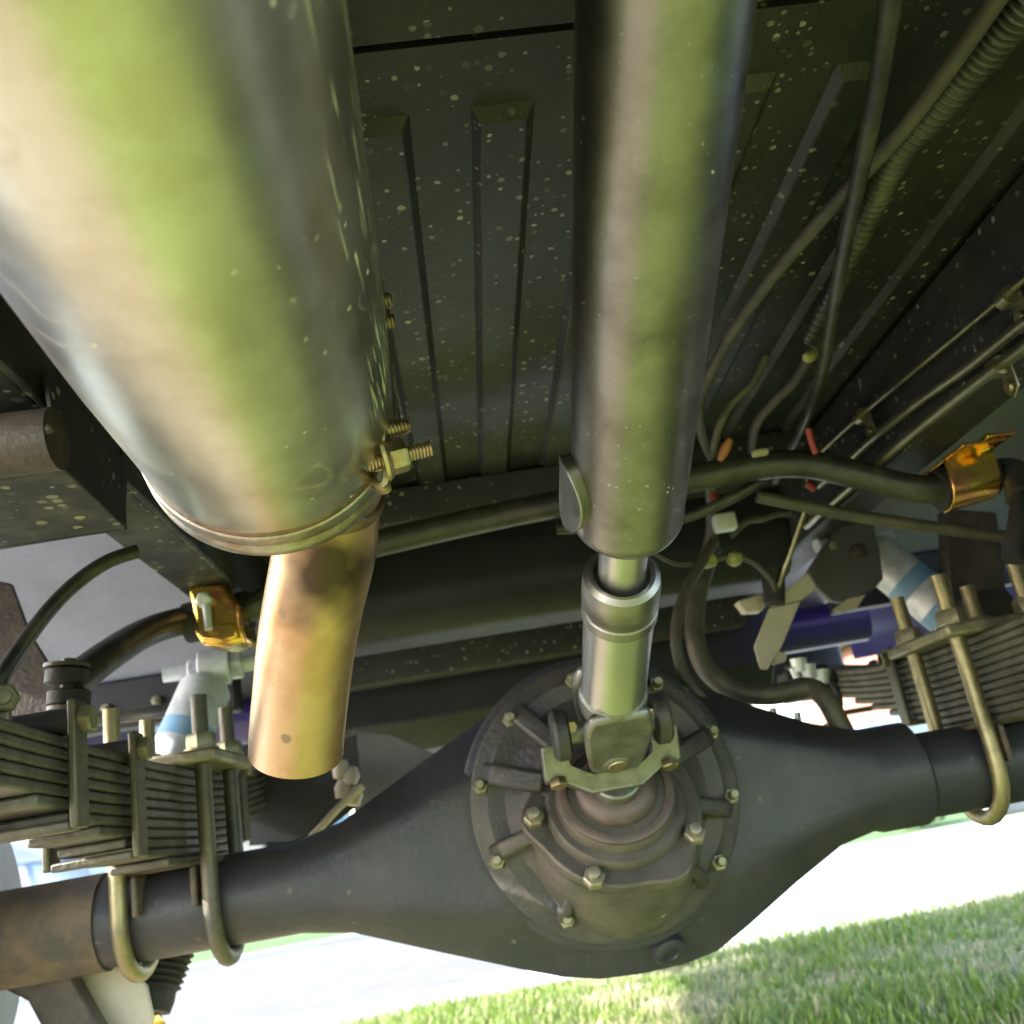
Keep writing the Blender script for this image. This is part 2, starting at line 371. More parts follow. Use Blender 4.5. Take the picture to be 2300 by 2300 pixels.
# grass blades of the near lawn
def grass(x0, x1, y0, y1, n, seed):
    rnd = random.Random(seed); V, F, CO = [], [], []
    for i in range(n):
        x = rnd.uniform(x0, x1); y = y0+(y1-y0)*rnd.random()
        dry = noise.noise(Vector((x*1.5, y*3.2, 3.3)))*.7 + noise.noise(Vector((x*7, y*9, 1)))*.45
        if y > y1-.03 and rnd.random() < .4: continue
        if x < -1.28: continue
        if y < 2.2 and x < -.22+.30*noise.noise(Vector((0, y*1.9, 4)))+rnd.uniform(-.06, .05): continue
        h = rnd.uniform(.014, .040)*(1.0 if dry < .2 else .75)*(.75+.5*noise.noise(Vector((x*2, y*2, 8))) )
        a = rnd.uniform(0, 6.283); lean = rnd.uniform(.1, .9)*h; wd = rnd.uniform(.0012, .0026)
        dx, dy = math.cos(a), math.sin(a); b = len(V)
        V += [(x-dy*wd, y+dx*wd, -.003), (x+dy*wd, y-dx*wd, -.003), (x+dx*lean*.35-dy*wd*.8, y+dy*lean*.35+dx*wd*.8, h*.6),
              (x+dx*lean*.35+dy*wd*.8, y+dy*lean*.35-dx*wd*.8, h*.6), (x+dx*lean, y+dy*lean, h)]
        F += [(b, b+1, b+3, b+2), (b+2, b+3, b+4)]
        k = min(1, max(0, (dry-.10)*3)) if rnd.random() < .85 else rnd.random()
        if rnd.random() < .06: k = 1
        j = rnd.uniform(.75, 1.25)
        g = (.170*j, .250*j, .038*j); d = (.44*j, .39*j, .24*j)
        c = [g[q]*(1-k)+d[q]*k for q in range(3)]
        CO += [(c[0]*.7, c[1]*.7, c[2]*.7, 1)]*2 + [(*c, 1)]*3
    me = bpy.data.meshes.new('grass'); me.from_pydata(V, [], F)
    at = me.color_attributes.new('Col', 'FLOAT_COLOR', 'POINT')
    at.data.foreach_set('color', [q for c in CO for q in c])
    me.materials.append(MATS['grass_blade'])
    o = bpy.data.objects.new('grass', me); COL.objects.link(o)
    return o
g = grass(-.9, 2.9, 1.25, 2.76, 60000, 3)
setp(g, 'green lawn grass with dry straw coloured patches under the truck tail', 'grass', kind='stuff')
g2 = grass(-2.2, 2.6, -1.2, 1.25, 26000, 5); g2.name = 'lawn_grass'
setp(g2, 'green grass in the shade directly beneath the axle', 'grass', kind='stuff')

# ================================================================== TRUCK BODY
BR = 2.42           # rear end of the bed
bed = thing('bed_floor', 'black ribbed underside of the pickup bed floor with dust specks', 'bed floor', (XC, 1.3, FZ))
obj('floor_panel', join(box((-.325, .404, FZ), (.57, BR, FZ+.012)), box((-.72, .404, FZ), (-.325, .52, FZ+.012)), box((.57, .404, FZ), (.965, .52, FZ+.012)),
    box((-.72, 1.52, FZ), (-.325, BR, FZ+.012)), box((.57, 1.52, FZ), (.965, BR, FZ+.012))), 'bed_paint', bed)
def rib(x0, x1, y0, y1, h, sl):
    a = [(x0-sl, FZ+.001), (x0, FZ-h), (x1, FZ-h), (x1+sl, FZ+.001)]
    V = [(x, y0+(0 if z > FZ else .010), z) for x, z in a] + [(x, y1, z) for x, z in a]
    return V, [(0, 1, 2, 3), (7, 6, 5, 4)] + [(i, (i+1) % 4, 4+(i+1) % 4, 4+i) for i in range(4)]
for k in range(-5, 7):
    x0 = .0565 + .0745*k
    if -.30 < x0 and x0+.036 < .56:
        obj('rib', rib(x0+.003, x0+.030, .452, 1.06, .006, .0065), 'bed_paint', bed, smooth=0, bevel=.0012)
top('gap_light_block', box((-.60, .380, .8275), (.85, .43, .835)), 'rubber', 'black strip added above the gap between cab floor and bed to block sky light', 'light blocker')  # added strip over the gap, keeps the sky from showing through
cabf = top('cab_floor', join(box((-.60, -2.6, .812), (.85, .396, .826))), 'bed_paint', 'smooth black cab floor panel ahead of the gap before the bed', 'floor panel')
# bed sides with wheel arch openings, tailgate, bumper, cab shell (they throw the shade)
def side(x, ext):
    arch = [(1.0+.46*math.cos(a), .39+.43*math.sin(a)) for a in [R(t) for t in range(165, 5, -8)]]
    poly = [(.42, 1.32), (.42, .60), (.53, .58)] + [p for p in arch if p[1] > .52] + [(1.49, .58), (BR, .66), (BR, 1.32)]
    return prism([(x, y, z) for y, z in poly], (ext, 0, 0))
gb = 'bed side panels'
top('bed_side', side(XC-.90, .02), 'purple_paint', 'purple bed side panel over the leaf spring beside the tailpipe', 'body panel', gb)
top('bed_side', side(XC+.88, .02), 'purple_paint', 'purple bed side panel over the leaf spring beside the brake lines', 'body panel', gb)
top('tailgate', box((XC-.85, BR+.004, .74), (XC+.85, BR+.05, 1.32)), 'purple_paint', 'purple pickup tailgate closing the rear of the bed', 'tailgate', bevel=.008)
top('cab_shell', box((XC-.86, -2.6, .832), (XC+.86, .34, 1.75)), 'purple_paint', 'purple pickup cab body above its floor panel', 'truck cab', bevel=.06)
# wheelhouses (inner fender liners)
def wheelhouse(x0, x1):
    V, F = [], []; n = 30
    for i in range(n+1):
        a = R(38 + (170-38)*i/n)
        for x, rr in ((x0, .50), (x1, .50)):
            V.append((x, 1.0+rr*math.cos(a), .392+rr*math.sin(a)))
        for x, rr in ((x0, .512), (x1, .512)):
            V.append((x, 1.0+rr*math.cos(a), .392+rr*math.sin(a)))
    for i in range(n):
        b = 4*i; c = b+4
        F += [(b, b+1, c+1, c), (b+2, c+2, c+3, b+3), (b, c, c+2, b+2), (b+1, b+3, c+3, c+1)]
    F += [(0, 2, 3, 1), (4*n, 4*n+1, 4*n+3, 4*n+2)]
    return V, F
gl = 'wheel arch liners'
for x0, x1, sx, lb in ((-.76, -.326, -1, 'pale grey wheel arch liner behind the sway bar and white shock, tailpipe side'),
                       (.571, 1.0, 1, 'pale grey wheel arch liner behind the gold clamp, brake line side')):
    t = thing('wheel_arch_liner', lb, 'wheel liner', ((x0+x1)/2, 1.4, .70), gl)
    obj('arch_shell', wheelhouse(x0, x1), 'liner_plastic', t)
    lip = obj('lower_lip', box((x0, 1.385, .632), (x1, 1.425, .702)), 'black_satin', t, bevel=.004)
    for k in range(6):
        xx = x0+.04+k*(x1-x0-.08)/5
        obj('bolt', bolt_geo((xx, 1.384, .662), (0, -1, 0), .008, .007, .004), 'nut_dull', t)

# frame rails: C channels with the open side outboard
def rail(xi, s):
    x0, x1 = xi, xi+s*.055
    pts = lambda y: None
    web = box((min(xi, xi+s*.005), -.6, .70), (max(xi, xi+s*.005), BR-.1, .81))
    bot = box((min(xi+s*.005, x1), -.6, .70), (max(xi+s*.005, x1), BR-.1, .705))
    topf = box((min(xi+s*.005, x1), -.6, .805), (max(xi+s*.005, x1), BR-.1, .81))
    return join(web, bot, topf)
gr_ = 'frame rails'
top('frame_rail', rail(XC-.345, -1), 'rail_dusty', 'speckled black frame rail beside the muffler and tailpipe', 'frame rail', gr_, bevel=.0015)
top('frame_rail', rail(XC+.345, 1), 'frame_paint', 'black frame rail carrying the steel brake lines', 'frame rail', gr_, bevel=.0015)

# cross members between the rails
def hat(y0, y1, z0, z1, x0=XC-.345, x1=XC+.345, c=.018):
    poly = [(y0, z1), (y0+.004, z0+c), (y0+c, z0), (y1-c, z0), (y1-.004, z0+c), (y1, z1)]
    return prism([(x0, y, z) for y, z in poly], (x1-x0, 0, 0))
top('bed_cross_sill', hat(1.065, 1.17, .772, .813, -.3, .545, .01), 'frame_paint', 'shallow black hat section sill under the bed at the end of the ribs', 'cross sill', bevel=.002)
def round_cross(y0, y1, z0, z1, r):
    pts = [(y0, z1)] + [(y0+r-r*math.cos(a), z0+r-r*math.sin(a)) for a in [R(9*k) for k in range(11)]] + [(y1-r+r*math.sin(a), z0+r-r*math.cos(a)) for a in [R(9*k) for k in range(11)]] + [(y1, z1)]
    return prism([(XC-.345, y, z) for y, z in pts], (.69, 0, 0))
top('frame_crossmember', round_cross(1.22, 1.40, .672, .80, .06), 'black_satin', 'rounded dark crossmember above the axle, faint bluish sheen on its top edge', 'crossmember', bevel=.003)
top('shock_crossmember', hat(1.50, 1.56, .655, .80, c=.008), 'frame_paint', 'black crossmember with a dusty lower edge behind the axle', 'crossmember', bevel=.002)
cap = [(1.60, .80), (1.60, .60), (1.66, .555), (1.95, .555), (2.0, .60), (2.0, .80)]
top('hitch_crossmember', prism([(-.33, y, z) for y, z in cap], (.86, 0, 0)), 'black_satin', 'deep black hitch crossmember hanging behind the differential', 'crossmember', bevel=.004)

# purple tow bar
top('tow_bar', sweep([(XC-.60, 1.80, .672), (XC+.66, 1.80, .672)], .042, 28), 'purple_paint', 'purple round tow bar behind both leaf springs', 'tow bar')
# rear bumper
top('rear_bumper', box((XC-.88, BR+.06, .60), (XC+.88, BR+.16, .73)), 'black_satin', 'black rear bumper under the tailgate', 'bumper', bevel=.01)
# grey mud flap / heat plate left of the differential
pl = [PY(790, 1640, 1.5), PY(880, 1650, 1.5), PY(1000, 1705, 1.5), PY(1030, 1730, 1.5), PY(1030, 1900, 1.5), PY(800, 1960, 1.5)]
top('heat_plate', prism(pl, (0, .004, 0)), 'liner_plastic', 'dull grey plate hanging behind the axle tube beside the differential', 'plate', bevel=.001)
MATS['liner_dark'] = mat('liner_dark', (.10, .10, .105), 0, .55, (.07, .07, .075), 12, bump=.2)
bpy.data.objects['heat_plate'].data.materials[0] = MATS['liner_dark']

# ================================================================== REAR AXLE
ax = thing('rear_axle', 'dark grey banjo rear axle with round differential and two tubes', 'axle', (XC, AY, AZ))
def loft_banjo():
    # (x, top z, bottom z, half depth, how square the section is)
    S = [(-.68, .434, .350, .042, 0), (-.215, .434, .350, .042, 0), (-.19, .434, .350, .042, .05), (-.14, .446, .342, .046, .5), (-.06, .486, .312, .050, .9), (.01, .520, .286, .052, 1), (.05, .540, .272, .052, 1), (.085, .550, .264, .052, 1), (.125, .554, .262, .052, 1),
         (.165, .550, .263, .052, 1), (.20, .540, .269, .052, 1), (.235, .520, .286, .052, 1), (.29, .489, .315, .051, .95), (.345, .462, .341, .049, .8), (.385, .450, .348, .048, .25), (.395, .448, .345, .0485, 0), (.440, .448, .345, .0485, 0), (.445, .434, .350, .042, 0), (.92, .434, .350, .042, 0)]
    n = 64; V, F = [], []
    for x, zt, zb, hd, w_ in S:
        cz = (zt+zb)/2; hh = (zt-zb)/2; ch = hh*.42
        oc = [(hd, -hh+ch), (hd, hh-ch), (hd*.3, hh), (-hd*.3, hh), (-hd, hh-ch), (-hd, -hh+ch), (-hd*.3, -hh), (hd*.3, -hh)]
        for k in range(n):
            a = 2*math.pi*k/n; c, q = math.cos(a)*hd, math.sin(a)*hh
            best = 9
            for i_ in range(8):
                (y0, z0), (y1, z1) = oc[i_], oc[(i_+1) % 8]
                ny, nz_ = z1-z0, -(y1-y0); den = ny*c + nz_*q
                if den > 1e-9: best = min(best, (ny*y0+nz_*z0)/den)
            f_ = 1 + (best-1)*w_
            V.append((x, AY + c*f_, cz + q*f_))
    m = len(S)
    for i in range(m-1):
        for k in range(n): F.append((i*n+k, i*n+(k+1) % n, (i+1)*n+(k+1) % n, (i+1)*n+k))
    F += [tuple(range(n-1, -1, -1)), tuple(range((m-1)*n, m*n))]
    return V, F
obj('axle_housing', loft_banjo(), 'axle_paint', ax, smooth=24)
# drain plug on the lower face
obj('drain_plug', lathe([(-.012, .016), (.001, .016), (.003, .0135), (.0032, .008), (.001, .007)], Vector((.152, .966, .2785)), (0.12, -.72, -.68), 28), 'axle_paint', ax)
# carrier: flange, dome, webs
FC = Vector((XC-.006, .950, .425))
dif = obj('differential_carrier', join(
    lathe([(0, .126), (.003, .1285), (.012, .1285), (.0145, .125), (.0150, .119), (.020, .112)], FC, (0, -1, 0), 72),
    lathe([(.015, .108), (.020, .096), (.028, .084), (.040, .070), (.046, .060)], FC, (0, -1, 0), 48)), 'cast_iron', ax, smooth=35)
obj('housing_ring', lathe([(-.02, .136), (-.004, .137), (-.001, .133)], FC, (0, -1, 0), 72), 'axle_paint', ax)
PD = Vector((0, -math.cos(R(30)), math.sin(R(30))))      # pinion axis, nose up
PN = Vector((XC-.004, .893, .417))                       # middle of the nose flange
def lobes(a): return 1 + .13*max(0, math.cos(3*(a)))**3
nose = obj('pinion_housing', join(
    lathe([(-.10, .080), (-.060, .081), (-.020, .0785), (-.014, .0775)], PN, PD, 48),
    lathe([(-.016, .0745), (-.014, .077), (-.003, .077), (-.001, .075)], PN, PD, 96, ang=lobes, xref=(0, 0, -1)),
    lathe([(-.002, .064), (.006, .0625), (.009, .060), (.0095, .054), (.020, .052), (.024, .0495)], PN, PD, 48)), 'cast_pink', ax, smooth=35)
for px, py in ((1184, 1833), (1336, 1959), (1538, 1857)):
    d_ = ray(px, py+12); p = CC + d_*((PN-CC).dot(PD)/d_.dot(PD))      # on the flange plane
    q_ = p-PN; p = PN + q_.normalized()*.0745
    obj('bolt', bolt_geo(p - PD*.001, PD, .0095, .009, .007), 'nut_pale', nose)
# webs from the nose to the flange
for a, w_, ln in ((196, .016, 1), (238, .013, 1), (310, .013, 1), (345, .016, 1), (20, .018, 1), (160, .020, 1), (62, .016, 1), (128, .020, 1)):
    ca, sa = math.cos(R(a)), math.sin(R(a)); rd = Vector((ca, 0, sa)); tg = Vector((-sa, 0, ca))
    a0 = FC + rd*.122 + Vector((0, -.014, 0)); a1 = FC + rd*.062 + Vector((0, -.014, 0)); a2 = FC + rd*.062 + Vector((0, -.060, 0)); a3 = FC + rd*.080 + Vector((0, -.054, 0)); a4 = FC+rd*.112+Vector((0, -.036, 0))
    obj('web', prism([q - tg*w_/2 for q in (a0, a1, a2, a3, a4)], tg*w_), 'cast_iron', dif, bevel=.004)
for px, py in ((1147, 1619), (1077, 1768), (1117, 1936), (1273, 2066), (1478, 2052), (1641, 1955), (1685, 1790), (1620, 1633), (1473, 1540), (1290, 1545)):
    p = PY(px, py, .935)
    d = p-FC; d.y = 0; d = d.normalized()*min(max(d.length, .112), .119)
    p = FC + d + Vector((0, -.014, 0))
    obj('bolt', bolt_geo(p, (0, -1, .12), .0080, .008, .013), 'nut_dull', dif)
# oil seal and pinion flange shaft
obj('pinion_seal', lathe([(.019, .0515), (.0245, .0515), (.0262, .0485), (.0262, .0440), (.0215, .0420), (.020, .037)], PN, PD, 48), 'seal_rust', ax)
obj('pinion_shaft', lathe([(.0, .0365), (.024, .0365), (.030, .034), (.036, .026)], PN, PD, 40), 'seal_rust', ax)
# spring seats on the tubes, brake backing plates
for s in (LX, RX):
    obj('spring_seat', join(box((s-.047, .955, .428), (s+.047, 1.045, .4335)), box((s-.030, .946, .392), (s-.024, 1.054, .428)), box((s+.024, .946, .392), (s+.030, 1.054, .428))), 'axle_rust', ax, bevel=.002)
    for q in (-1, 1): pass
obj('tube_rust_sleeve', lathe([(0, .0425), (.002, .0440), (.16, .0445), (.20, .0445)], (LX-.27, AY, AZ), (1, 0, 0), 40), 'axle_rust', ax)
for s in (-1, 1):
    bx = XC+s*.64
    obj('brake_plate', lathe([(0, .150), (.004, .152), (.010, .148), (.012, .09), (.02, .085)], (bx, AY, AZ), (s, 0, 0), 48), 'liner_plastic', ax)

# ================================================================== DRIVESHAFT
YS = .577
dse = PY(1405, 1190, YS); DE = (dse-CC).dot(CF)
def A(y):
    x = 1494 - (1494-1266)*y/3031
    return CC + ray(x, y)*(DE*(3031-1190)/(3031-y))
SD = (A(1600)-A(200)).normalized(); S0 = A(1190)
def T(y): return (A(y)-S0).dot(SD)
ds = thing('driveshaft', 'grey steel driveshaft with slip yoke running down to the differential', 'driveshaft', A(600))
t0 = -.42
def prof(*pts): return [(t, r) for t, r in pts]
obj('shaft_tube', lathe(prof((t0, .0352), (T(400), .0352), (T(1050), .0352), (T(1136), .0352), (T(1140), .0356), (T(1148), .0356), (T(1154), .0350)), S0, SD, 80), 'shaft_steel', ds)
obj('tube_end', lathe(prof((T(1153), .0346), (T(1162), .0338), (T(1173), .0305), (T(1182), .0255), (T(1188), .0195), (T(1192), .0175)), S0, SD, 64), 'shaft_cap', ds)
obj('slip_shaft', lathe(prof((T(1180), .0162), (T(1290), .0162), (T(1340), .0160)), S0, SD, 48), 'slip_steel', ds)
tm = T(1287)
obj('dust_cap', lathe(prof((tm+.006, .0175), (tm+.001, .0195), (tm, .0225), (tm+.003, .0262), (tm+.012, .0272), (tm+.030, .0270), (tm+.031, .0262), (tm+.034, .0262), (tm+.035, .0272), (tm+.044, .0272), (tm+.045, .0262)), S0, SD, 64, closed=False), 'shaft_cap', ds)
obj('slip_seal', lathe(prof((tm+.0045, .0163), (tm+.0025, .0205), (tm+.004, .0215)), S0, SD, 48, closed=False), 'rubber', ds)
obj('slip_sleeve', lathe(prof((tm+.040, .0255), (T(1545), .0255), (T(1550), .0268), (T(1560), .0272)), S0, SD, 64), 'slip_steel', ds)
# balance weight: curved tab welded to the tube
def weight():
    x, y, d = basis(SD); V, F = [], []
    # camera-left flank of the tube
    left = (-Vector((1, 0, 0)) - SD*(-SD.x)).normalized(); up = SD.cross(left)
    n = 20; c = T(1075)
    P = []
    for i in range(n):
        a = 2*math.pi*i/n; P.append((math.cos(a)*.027, math.sin(a)*.018))
    for r in (.0345, .0425):
        for u, v in P:
            th = v/.0352 - .12
            V.append(S0 + SD*(c+u) + (left*math.cos(th) + up*math.sin(th))*r)
    F = [tuple(range(n-1, -1, -1)), tuple(range(n, 2*n))] + [(i, (i+1) % n, n+(i+1) % n, n+i) for i in range(n)]
    return V, F
obj('balance_weight', weight(), 'shaft_cap', ds, smooth=30, bevel=.0008)
# slip yoke ears, cross and bearing caps
J = A(1632)
lat = Vector((1, 0, 0)); lat = (lat - SD*lat.dot(SD)).normalized(); low = SD.cross(lat)
if low.z > 0: low = -low
def ear(s):
    # plate tapering from the sleeve to the bearing eye, s=+1 lower (towards camera) ear
    tj = (J-S0).dot(SD); tb = T(1545)
    pl = []
    L_ = tj-tb
    for t, hw in ((0, .0225), (L_*.22, .0275), (L_*.40, .0285), (L_*.75, .0270), (L_, .0255), (L_+.022, .0225), (L_+.0300, .014)): pl.append((t, hw))
    poly = [S0 + SD*(tb+t) + lat*hw for t, hw in pl] + [S0 + SD*(tb+t) - lat*hw for t, hw in reversed(pl)]
    return prism([p + low*(s*.0175) for p in poly], low*(s*.0105))
obj('yoke', join(ear(1), ear(-1), lathe(prof((T(1542), .0272), (T(1556), .0280), (T(1580), .0270), (T(1592), .020)), S0, SD, 48)), 'yoke_steel', ds, bevel=.0040)
obj('bearing_cap', lathe([(.024, .0125), (.0288, .0125), (.0296, .0112)], J + SD*.014, low, 32), 'yoke_steel', ds)
obj('grease_cap', lathe([(.0294, .0085), (.0306, .0078)], J + SD*.014, low, 24), 'stud_zinc', ds)
obj('cross_pin', join(lathe([(-.046, .0095), (.046, .0095)], J, lat, 24), lathe([(-.026, .0095), (.026, .0095)], J, low, 24)), 'yoke_steel', ds)
# companion flange yoke on the pinion: two side ears and a V web
fy = obj('flange_yoke', join(
    prism([J + lat*q + Vector(o_) for q, o_ in ((-.060, (0, .018, -.006)), (-.060, (0, .030, -.034)), (-.044, (0, .032, -.037)), (-.022, (0, .026, -.050)), (.022, (0, .026, -.050)), (.044, (0, .032, -.037)), (.060, (0, .030, -.034)), (.060, (0, .018, -.006)), (.038, (0, .018, -.006)), (.036, (0, .028, -.024)), (.018, (0, .022, -.034)), (-.018, (0, .022, -.034)), (-.036, (0, .028, -.024)), (-.038, (0, .018, -.006)))], (0, .022, -.002)),
    lathe([(.020, .024), (.046, .022)], PN, PD, 40)), 'yoke_steel', ds, bevel=.0018)
for s in (-1, 1):
    obj('bearing_cup', lathe([(.036, .0185), (.038, .0215), (.047, .0215), (.050, .0185)], J, lat*s, 32), 'cast_iron', ds)
    b1 = J + lat*(s*.049) + Vector((0, .034, -.034)); obj('bolt', bolt_geo(b1, (0, -.35, -.94), .0080, .007), 'stud_zinc', ds)
    b2 = J + lat*(s*.0335) + Vector((0, -.002, .006)); obj('bolt', bolt_geo(b2, (0, -1, -.2), .0055, .012), 'stud_zinc', ds)
# front centre bearing (beyond the top of the frame)
obj('centre_bearing', lathe([(t0-.02, .040), (t0-.018, .052), (t0+.012, .052), (t0+.014, .040)], S0, SD, 32), 'rubber', ds)

# ================================================================== EXHAUST
MD = ray(1038, 2028).normalized(); MC = PY(606, 957, .5)
ex = thing('exhaust', 'shiny round steel muffler with short golden tailpipe', 'exhaust', MC)
MR = .0735
obj('muffler_shell', lathe([(-1.05, MR*.55), (-1.0, MR*.96), (-.96, MR), (-.5, MR), (-.3, MR), (-.13, MR), (-.11, MR*.998), (-.08, MR*.988), (-.05, MR*.975), (-.012, MR*.965), (-.009, MR*.962)], MC, MD, 128), 'muffler_steel', ex)
obj('weld_bead', lathe([(-.0150, MR*.962), (-.0132, MR*.976), (-.0102, MR*.976), (-.0085, MR*.962)], MC, MD, 128, closed=False), 'weld_brown', ex)
obj('end_ring', lathe([(-.0110, MR*.965), (-.0095, MR*.990), (-.002, MR*.997), (.0002, MR*.991), (.0016, MR*.991), (.003, MR*1.006), (.0120, MR*1.008), (.0140, MR*.996), (.0145, MR*.96), (.004, MR*.93)], MC, MD, 128), 'muffler_rim', ex)
obj('end_cap', lathe([(.003, MR*.95), (.008, MR*.85), (.012, MR*.55), (.013, .02)], MC, MD, 64), 'muffler_rim', ex)
TP = []
tp_px = [(738, 1040, .515), (735, 1130, .540), (728, 1240, .565), (706, 1350, .592), (690, 1440, .612), (676, 1560, .638), (668, 1640, .654), (665, 1690, .664)]
TPR = .0315
TP = spline([PY(x, y, Y) for x, y, Y in tp_px], 8)
def pipe(path, r, th):
    o = sweep(path, r, 64, caps=False); i = sweep(path, r-th, 64, caps=False); n = len(o[0]); m = len(path)
    V = o[0]+i[0]; F = o[1] + [tuple(q+n for q in reversed(f)) for f in i[1]]
    for k in range(64):
        a = (m-1)*64+k; b = (m-1)*64+(k+1) % 64
        F.append((a, b, b+n, a+n)); a = k; b = (k+1) % 64; F.append((b, a, a+n, b+n))
    return V, F
obj('weld_bead', lathe([(-.005, TPR-.001), (-.003, TPR+.002), (.001, TPR+.0028), (.004, TPR+.0015), (.005, TPR-.001)], TP[7], TP[9]-TP[6], 48, closed=False), 'weld_brown', ex)
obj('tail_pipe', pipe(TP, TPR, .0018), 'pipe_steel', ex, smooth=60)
# studs, nut and hanger flange on the muffler side
sdv = Vector((1, .10, .16)).normalized()
for px, py, L_, nut in ((856, 678, .006, 0), (862, 724, .006, 0), (856, 972, .016, 0), (858, 1035, .028, 1)):
    p = PY(px, py, .45 if py < 800 else .475)
    s_ = obj('stud', thread(p - sdv*.012, sdv, .0044, L_+.012, .0019), 'stud_zinc', ex, smooth=60)
    if nut:
        obj('nut', hexnut(p, sdv, .0092, .010, .004), 'stud_zinc', s_)
        obj('washer', lathe([(.000, .0115), (.002, .0118), (.003, .0108), (.0042, .0098)], p, sdv, 32), 'stud_zinc', s_)
obj('hanger_clip', strip(spline([PY(838, 1075, .490), PY(850, 1092, .482), PY(866, 1090, .478), PY(868, 1068, .478), PY(858, 1045, .480)], 6), .010, .003, MD), 'stud_zinc', ex)
fl = [PY(858, 660, .44), PY(868, 770, .45), PY(870, 900, .46), PY(858, 1060, .475), PY(840, 1060, .478), PY(838, 900, .465), PY(836, 660, .443)]
obj('hanger_flange', prism(fl, (.003, .012, .004)), 'muffler_rim', ex, bevel=.001)

# ================================================================== LEAF SPRINGS
def leaf(s, i, n=11):
    zt = .518 - i*.0080; hf = .62 - i*.050; hr = .54 - i*.049
    if i == n-1: hf, hr = .115, .10
    path = []
    for k in range(25):
        y = -hf + (hf+hr)*k/24
        fan = .0004*i*max(0, -y-.12)/.4
        path.append((s, AY+y, zt - .0040 + (.060 if y < 0 else .22)*y*y - fan))
    return strip(path, .052, .0076, (1, 0, 0))
def clip_geo(s, y, z0, z1, t=.006, w_=.022):
    g = join(box((s-.031-t, y-w_/2, z0), (s-.031, y+w_/2, z1)), box((s+.031, y-w_/2, z0), (s+.031+t, y+w_/2, z1)), box((s-.031, y-w_/2, z0-.001), (s+.031, y+w_/2, z0+t)))
    return g
def spring(s, label):
    t = thing('leaf_spring', label, 'leaf spring', (s, AY, .434), 'rear leaf springs')
    for i in range(11): obj('leaf', leaf(s, i), 'leaf_steel', t, smooth=30, bevel=.0022)
    for y, z0, z1 in ((-.325, .462, .548), (-.210, .440, .536), (.135, .446, .540), (.34, .480, .548)):
        c = obj('rebound_clip', clip_geo(s, AY+y, z0, z1), 'clip_steel', t, bevel=.002)
        obj('clip_bolt', join(lathe([(-.045, .0055), (.045, .0055)], (s, AY+y, z1-.014), (1, 0, 0), 16), hexnut((s+.037, AY+y, z1-.014), (1, 0, 0), .010, .008), hexnut((s-.037, AY+y, z1-.014), (-1, 0, 0), .010, .008)), 'nut_dull', c)
        obj('spacer_tube', lathe([(-.031, .0095), (.031, .0095)], (s, AY+y, z1-.014), (1, 0, 0), 20), 'black_satin', c)
    obj('centre_bolt', bolt_geo((s, AY, .5175), (0, 0, 1), .009, .010), 'nut_dull', t)
    obj('clamp_plate', join(box((s-.062, .925, .5190), (s+.062, 1.075, .5310))), 'nut_dull', t, bevel=.003)
    obj('spring_eye', lathe([(-.028, .024), (.028, .024)], (s, .372, .553), (1, 0, 0), 28), 'clip_steel', t)
    return t
spring(LX, 'rusty multi leaf spring stack beside the tailpipe end')
spring(RX, 'grey multi leaf spring stack below the brake lines')
def ubolt(x, label, um='ubolt_zinc'):
    t = thing('u_bolt', label, 'u-bolt', (x, AY, .34), 'axle u-bolts')
    r = .0515; pts = [(x, AY-r, .585)] + [(x, AY-r, .56-.02*k) for k in range(9)] + [(x, AY-r*math.cos(a), AZ-r*math.sin(a)) for a in [R(q) for q in range(0, 181, 12)]] + [(x, AY+r, .40+.02*k) for k in range(9)] + [(x, AY+r, .585)]
    obj('rod', sweep(pts, .0078, 16), um, t)
    for q in (-1, 1):
        obj('nut', hexnut((x, AY+q*r, .531), (0, 0, 1), .0145, .017), 'nut_dull', t)
        obj('washer', lathe([(0, .0165), (.0028, .0165)], (x, AY+q*r, .5308), (0, 0, 1), 24), 'nut_dull', t)
    return t
ubolt(LX+.042, 'dark u-bolt round the axle on the tailpipe side of the rusty spring', 'clip_steel')
ubolt(LX-.042, 'brassy u-bolt round the axle at the rusty end of the tube')
ubolt(RX-.042, 'brassy u-bolt round the axle on the differential side of the grey spring')
ubolt(RX+.042, 'outer u-bolt on the far side of the grey spring stack')

# ================================================================== SHOCKS
def shock(p0, p1, label):
    p0 = Vector(p0); p1 = Vector(p1); d = (p1-p0).normalized(); L_ = (p1-p0).length
    t = thing('shock_absorber', label, 'shock absorber', p1, 'rear shock absorbers')
    obj('upper_eye', lathe([(-.019, .019), (-.017, .022), (.017, .022), (.019, .019)], p0, (1, .15, 0), 28), 'silver_paint', t)
    obj('mount_bolt', join(lathe([(-.06, .010), (.05, .010)], p0, (1, .15, 0), 16), hexnut(p0 + Vector((.019, .003, 0)), (1, .15, 0), .018, .014), hexnut(p0 - Vector((.019, .003, 0)), (-1, -.15, 0), .014, .012)), 'silver_paint', t)
    obj('dust_tube', lathe([(.014, .012), (.020, .024), (.030, .031), (.20, .031), (.202, .029)], p0, d, 40), 'silver_paint', t)
    obj('blue_stripe', join(lathe([(.078, .0313), (.100, .0313)], p0, d, 40, closed=False), lathe([(.128, .0313), (.146, .0313)], p0, d, 40, closed=False)), 'blue_band', t)
    obj('damper_body', lathe([(.19, .021), (L_-.03, .021), (L_-.018, .016)], p0, d, 36), 'silver_paint', t)
    obj('lower_eye', lathe([(-.016, .018), (.016, .018)], p1, (1, 0, 0), 24), 'rubber', t)
    return t
sp = PY(482, 1500, 1.17)
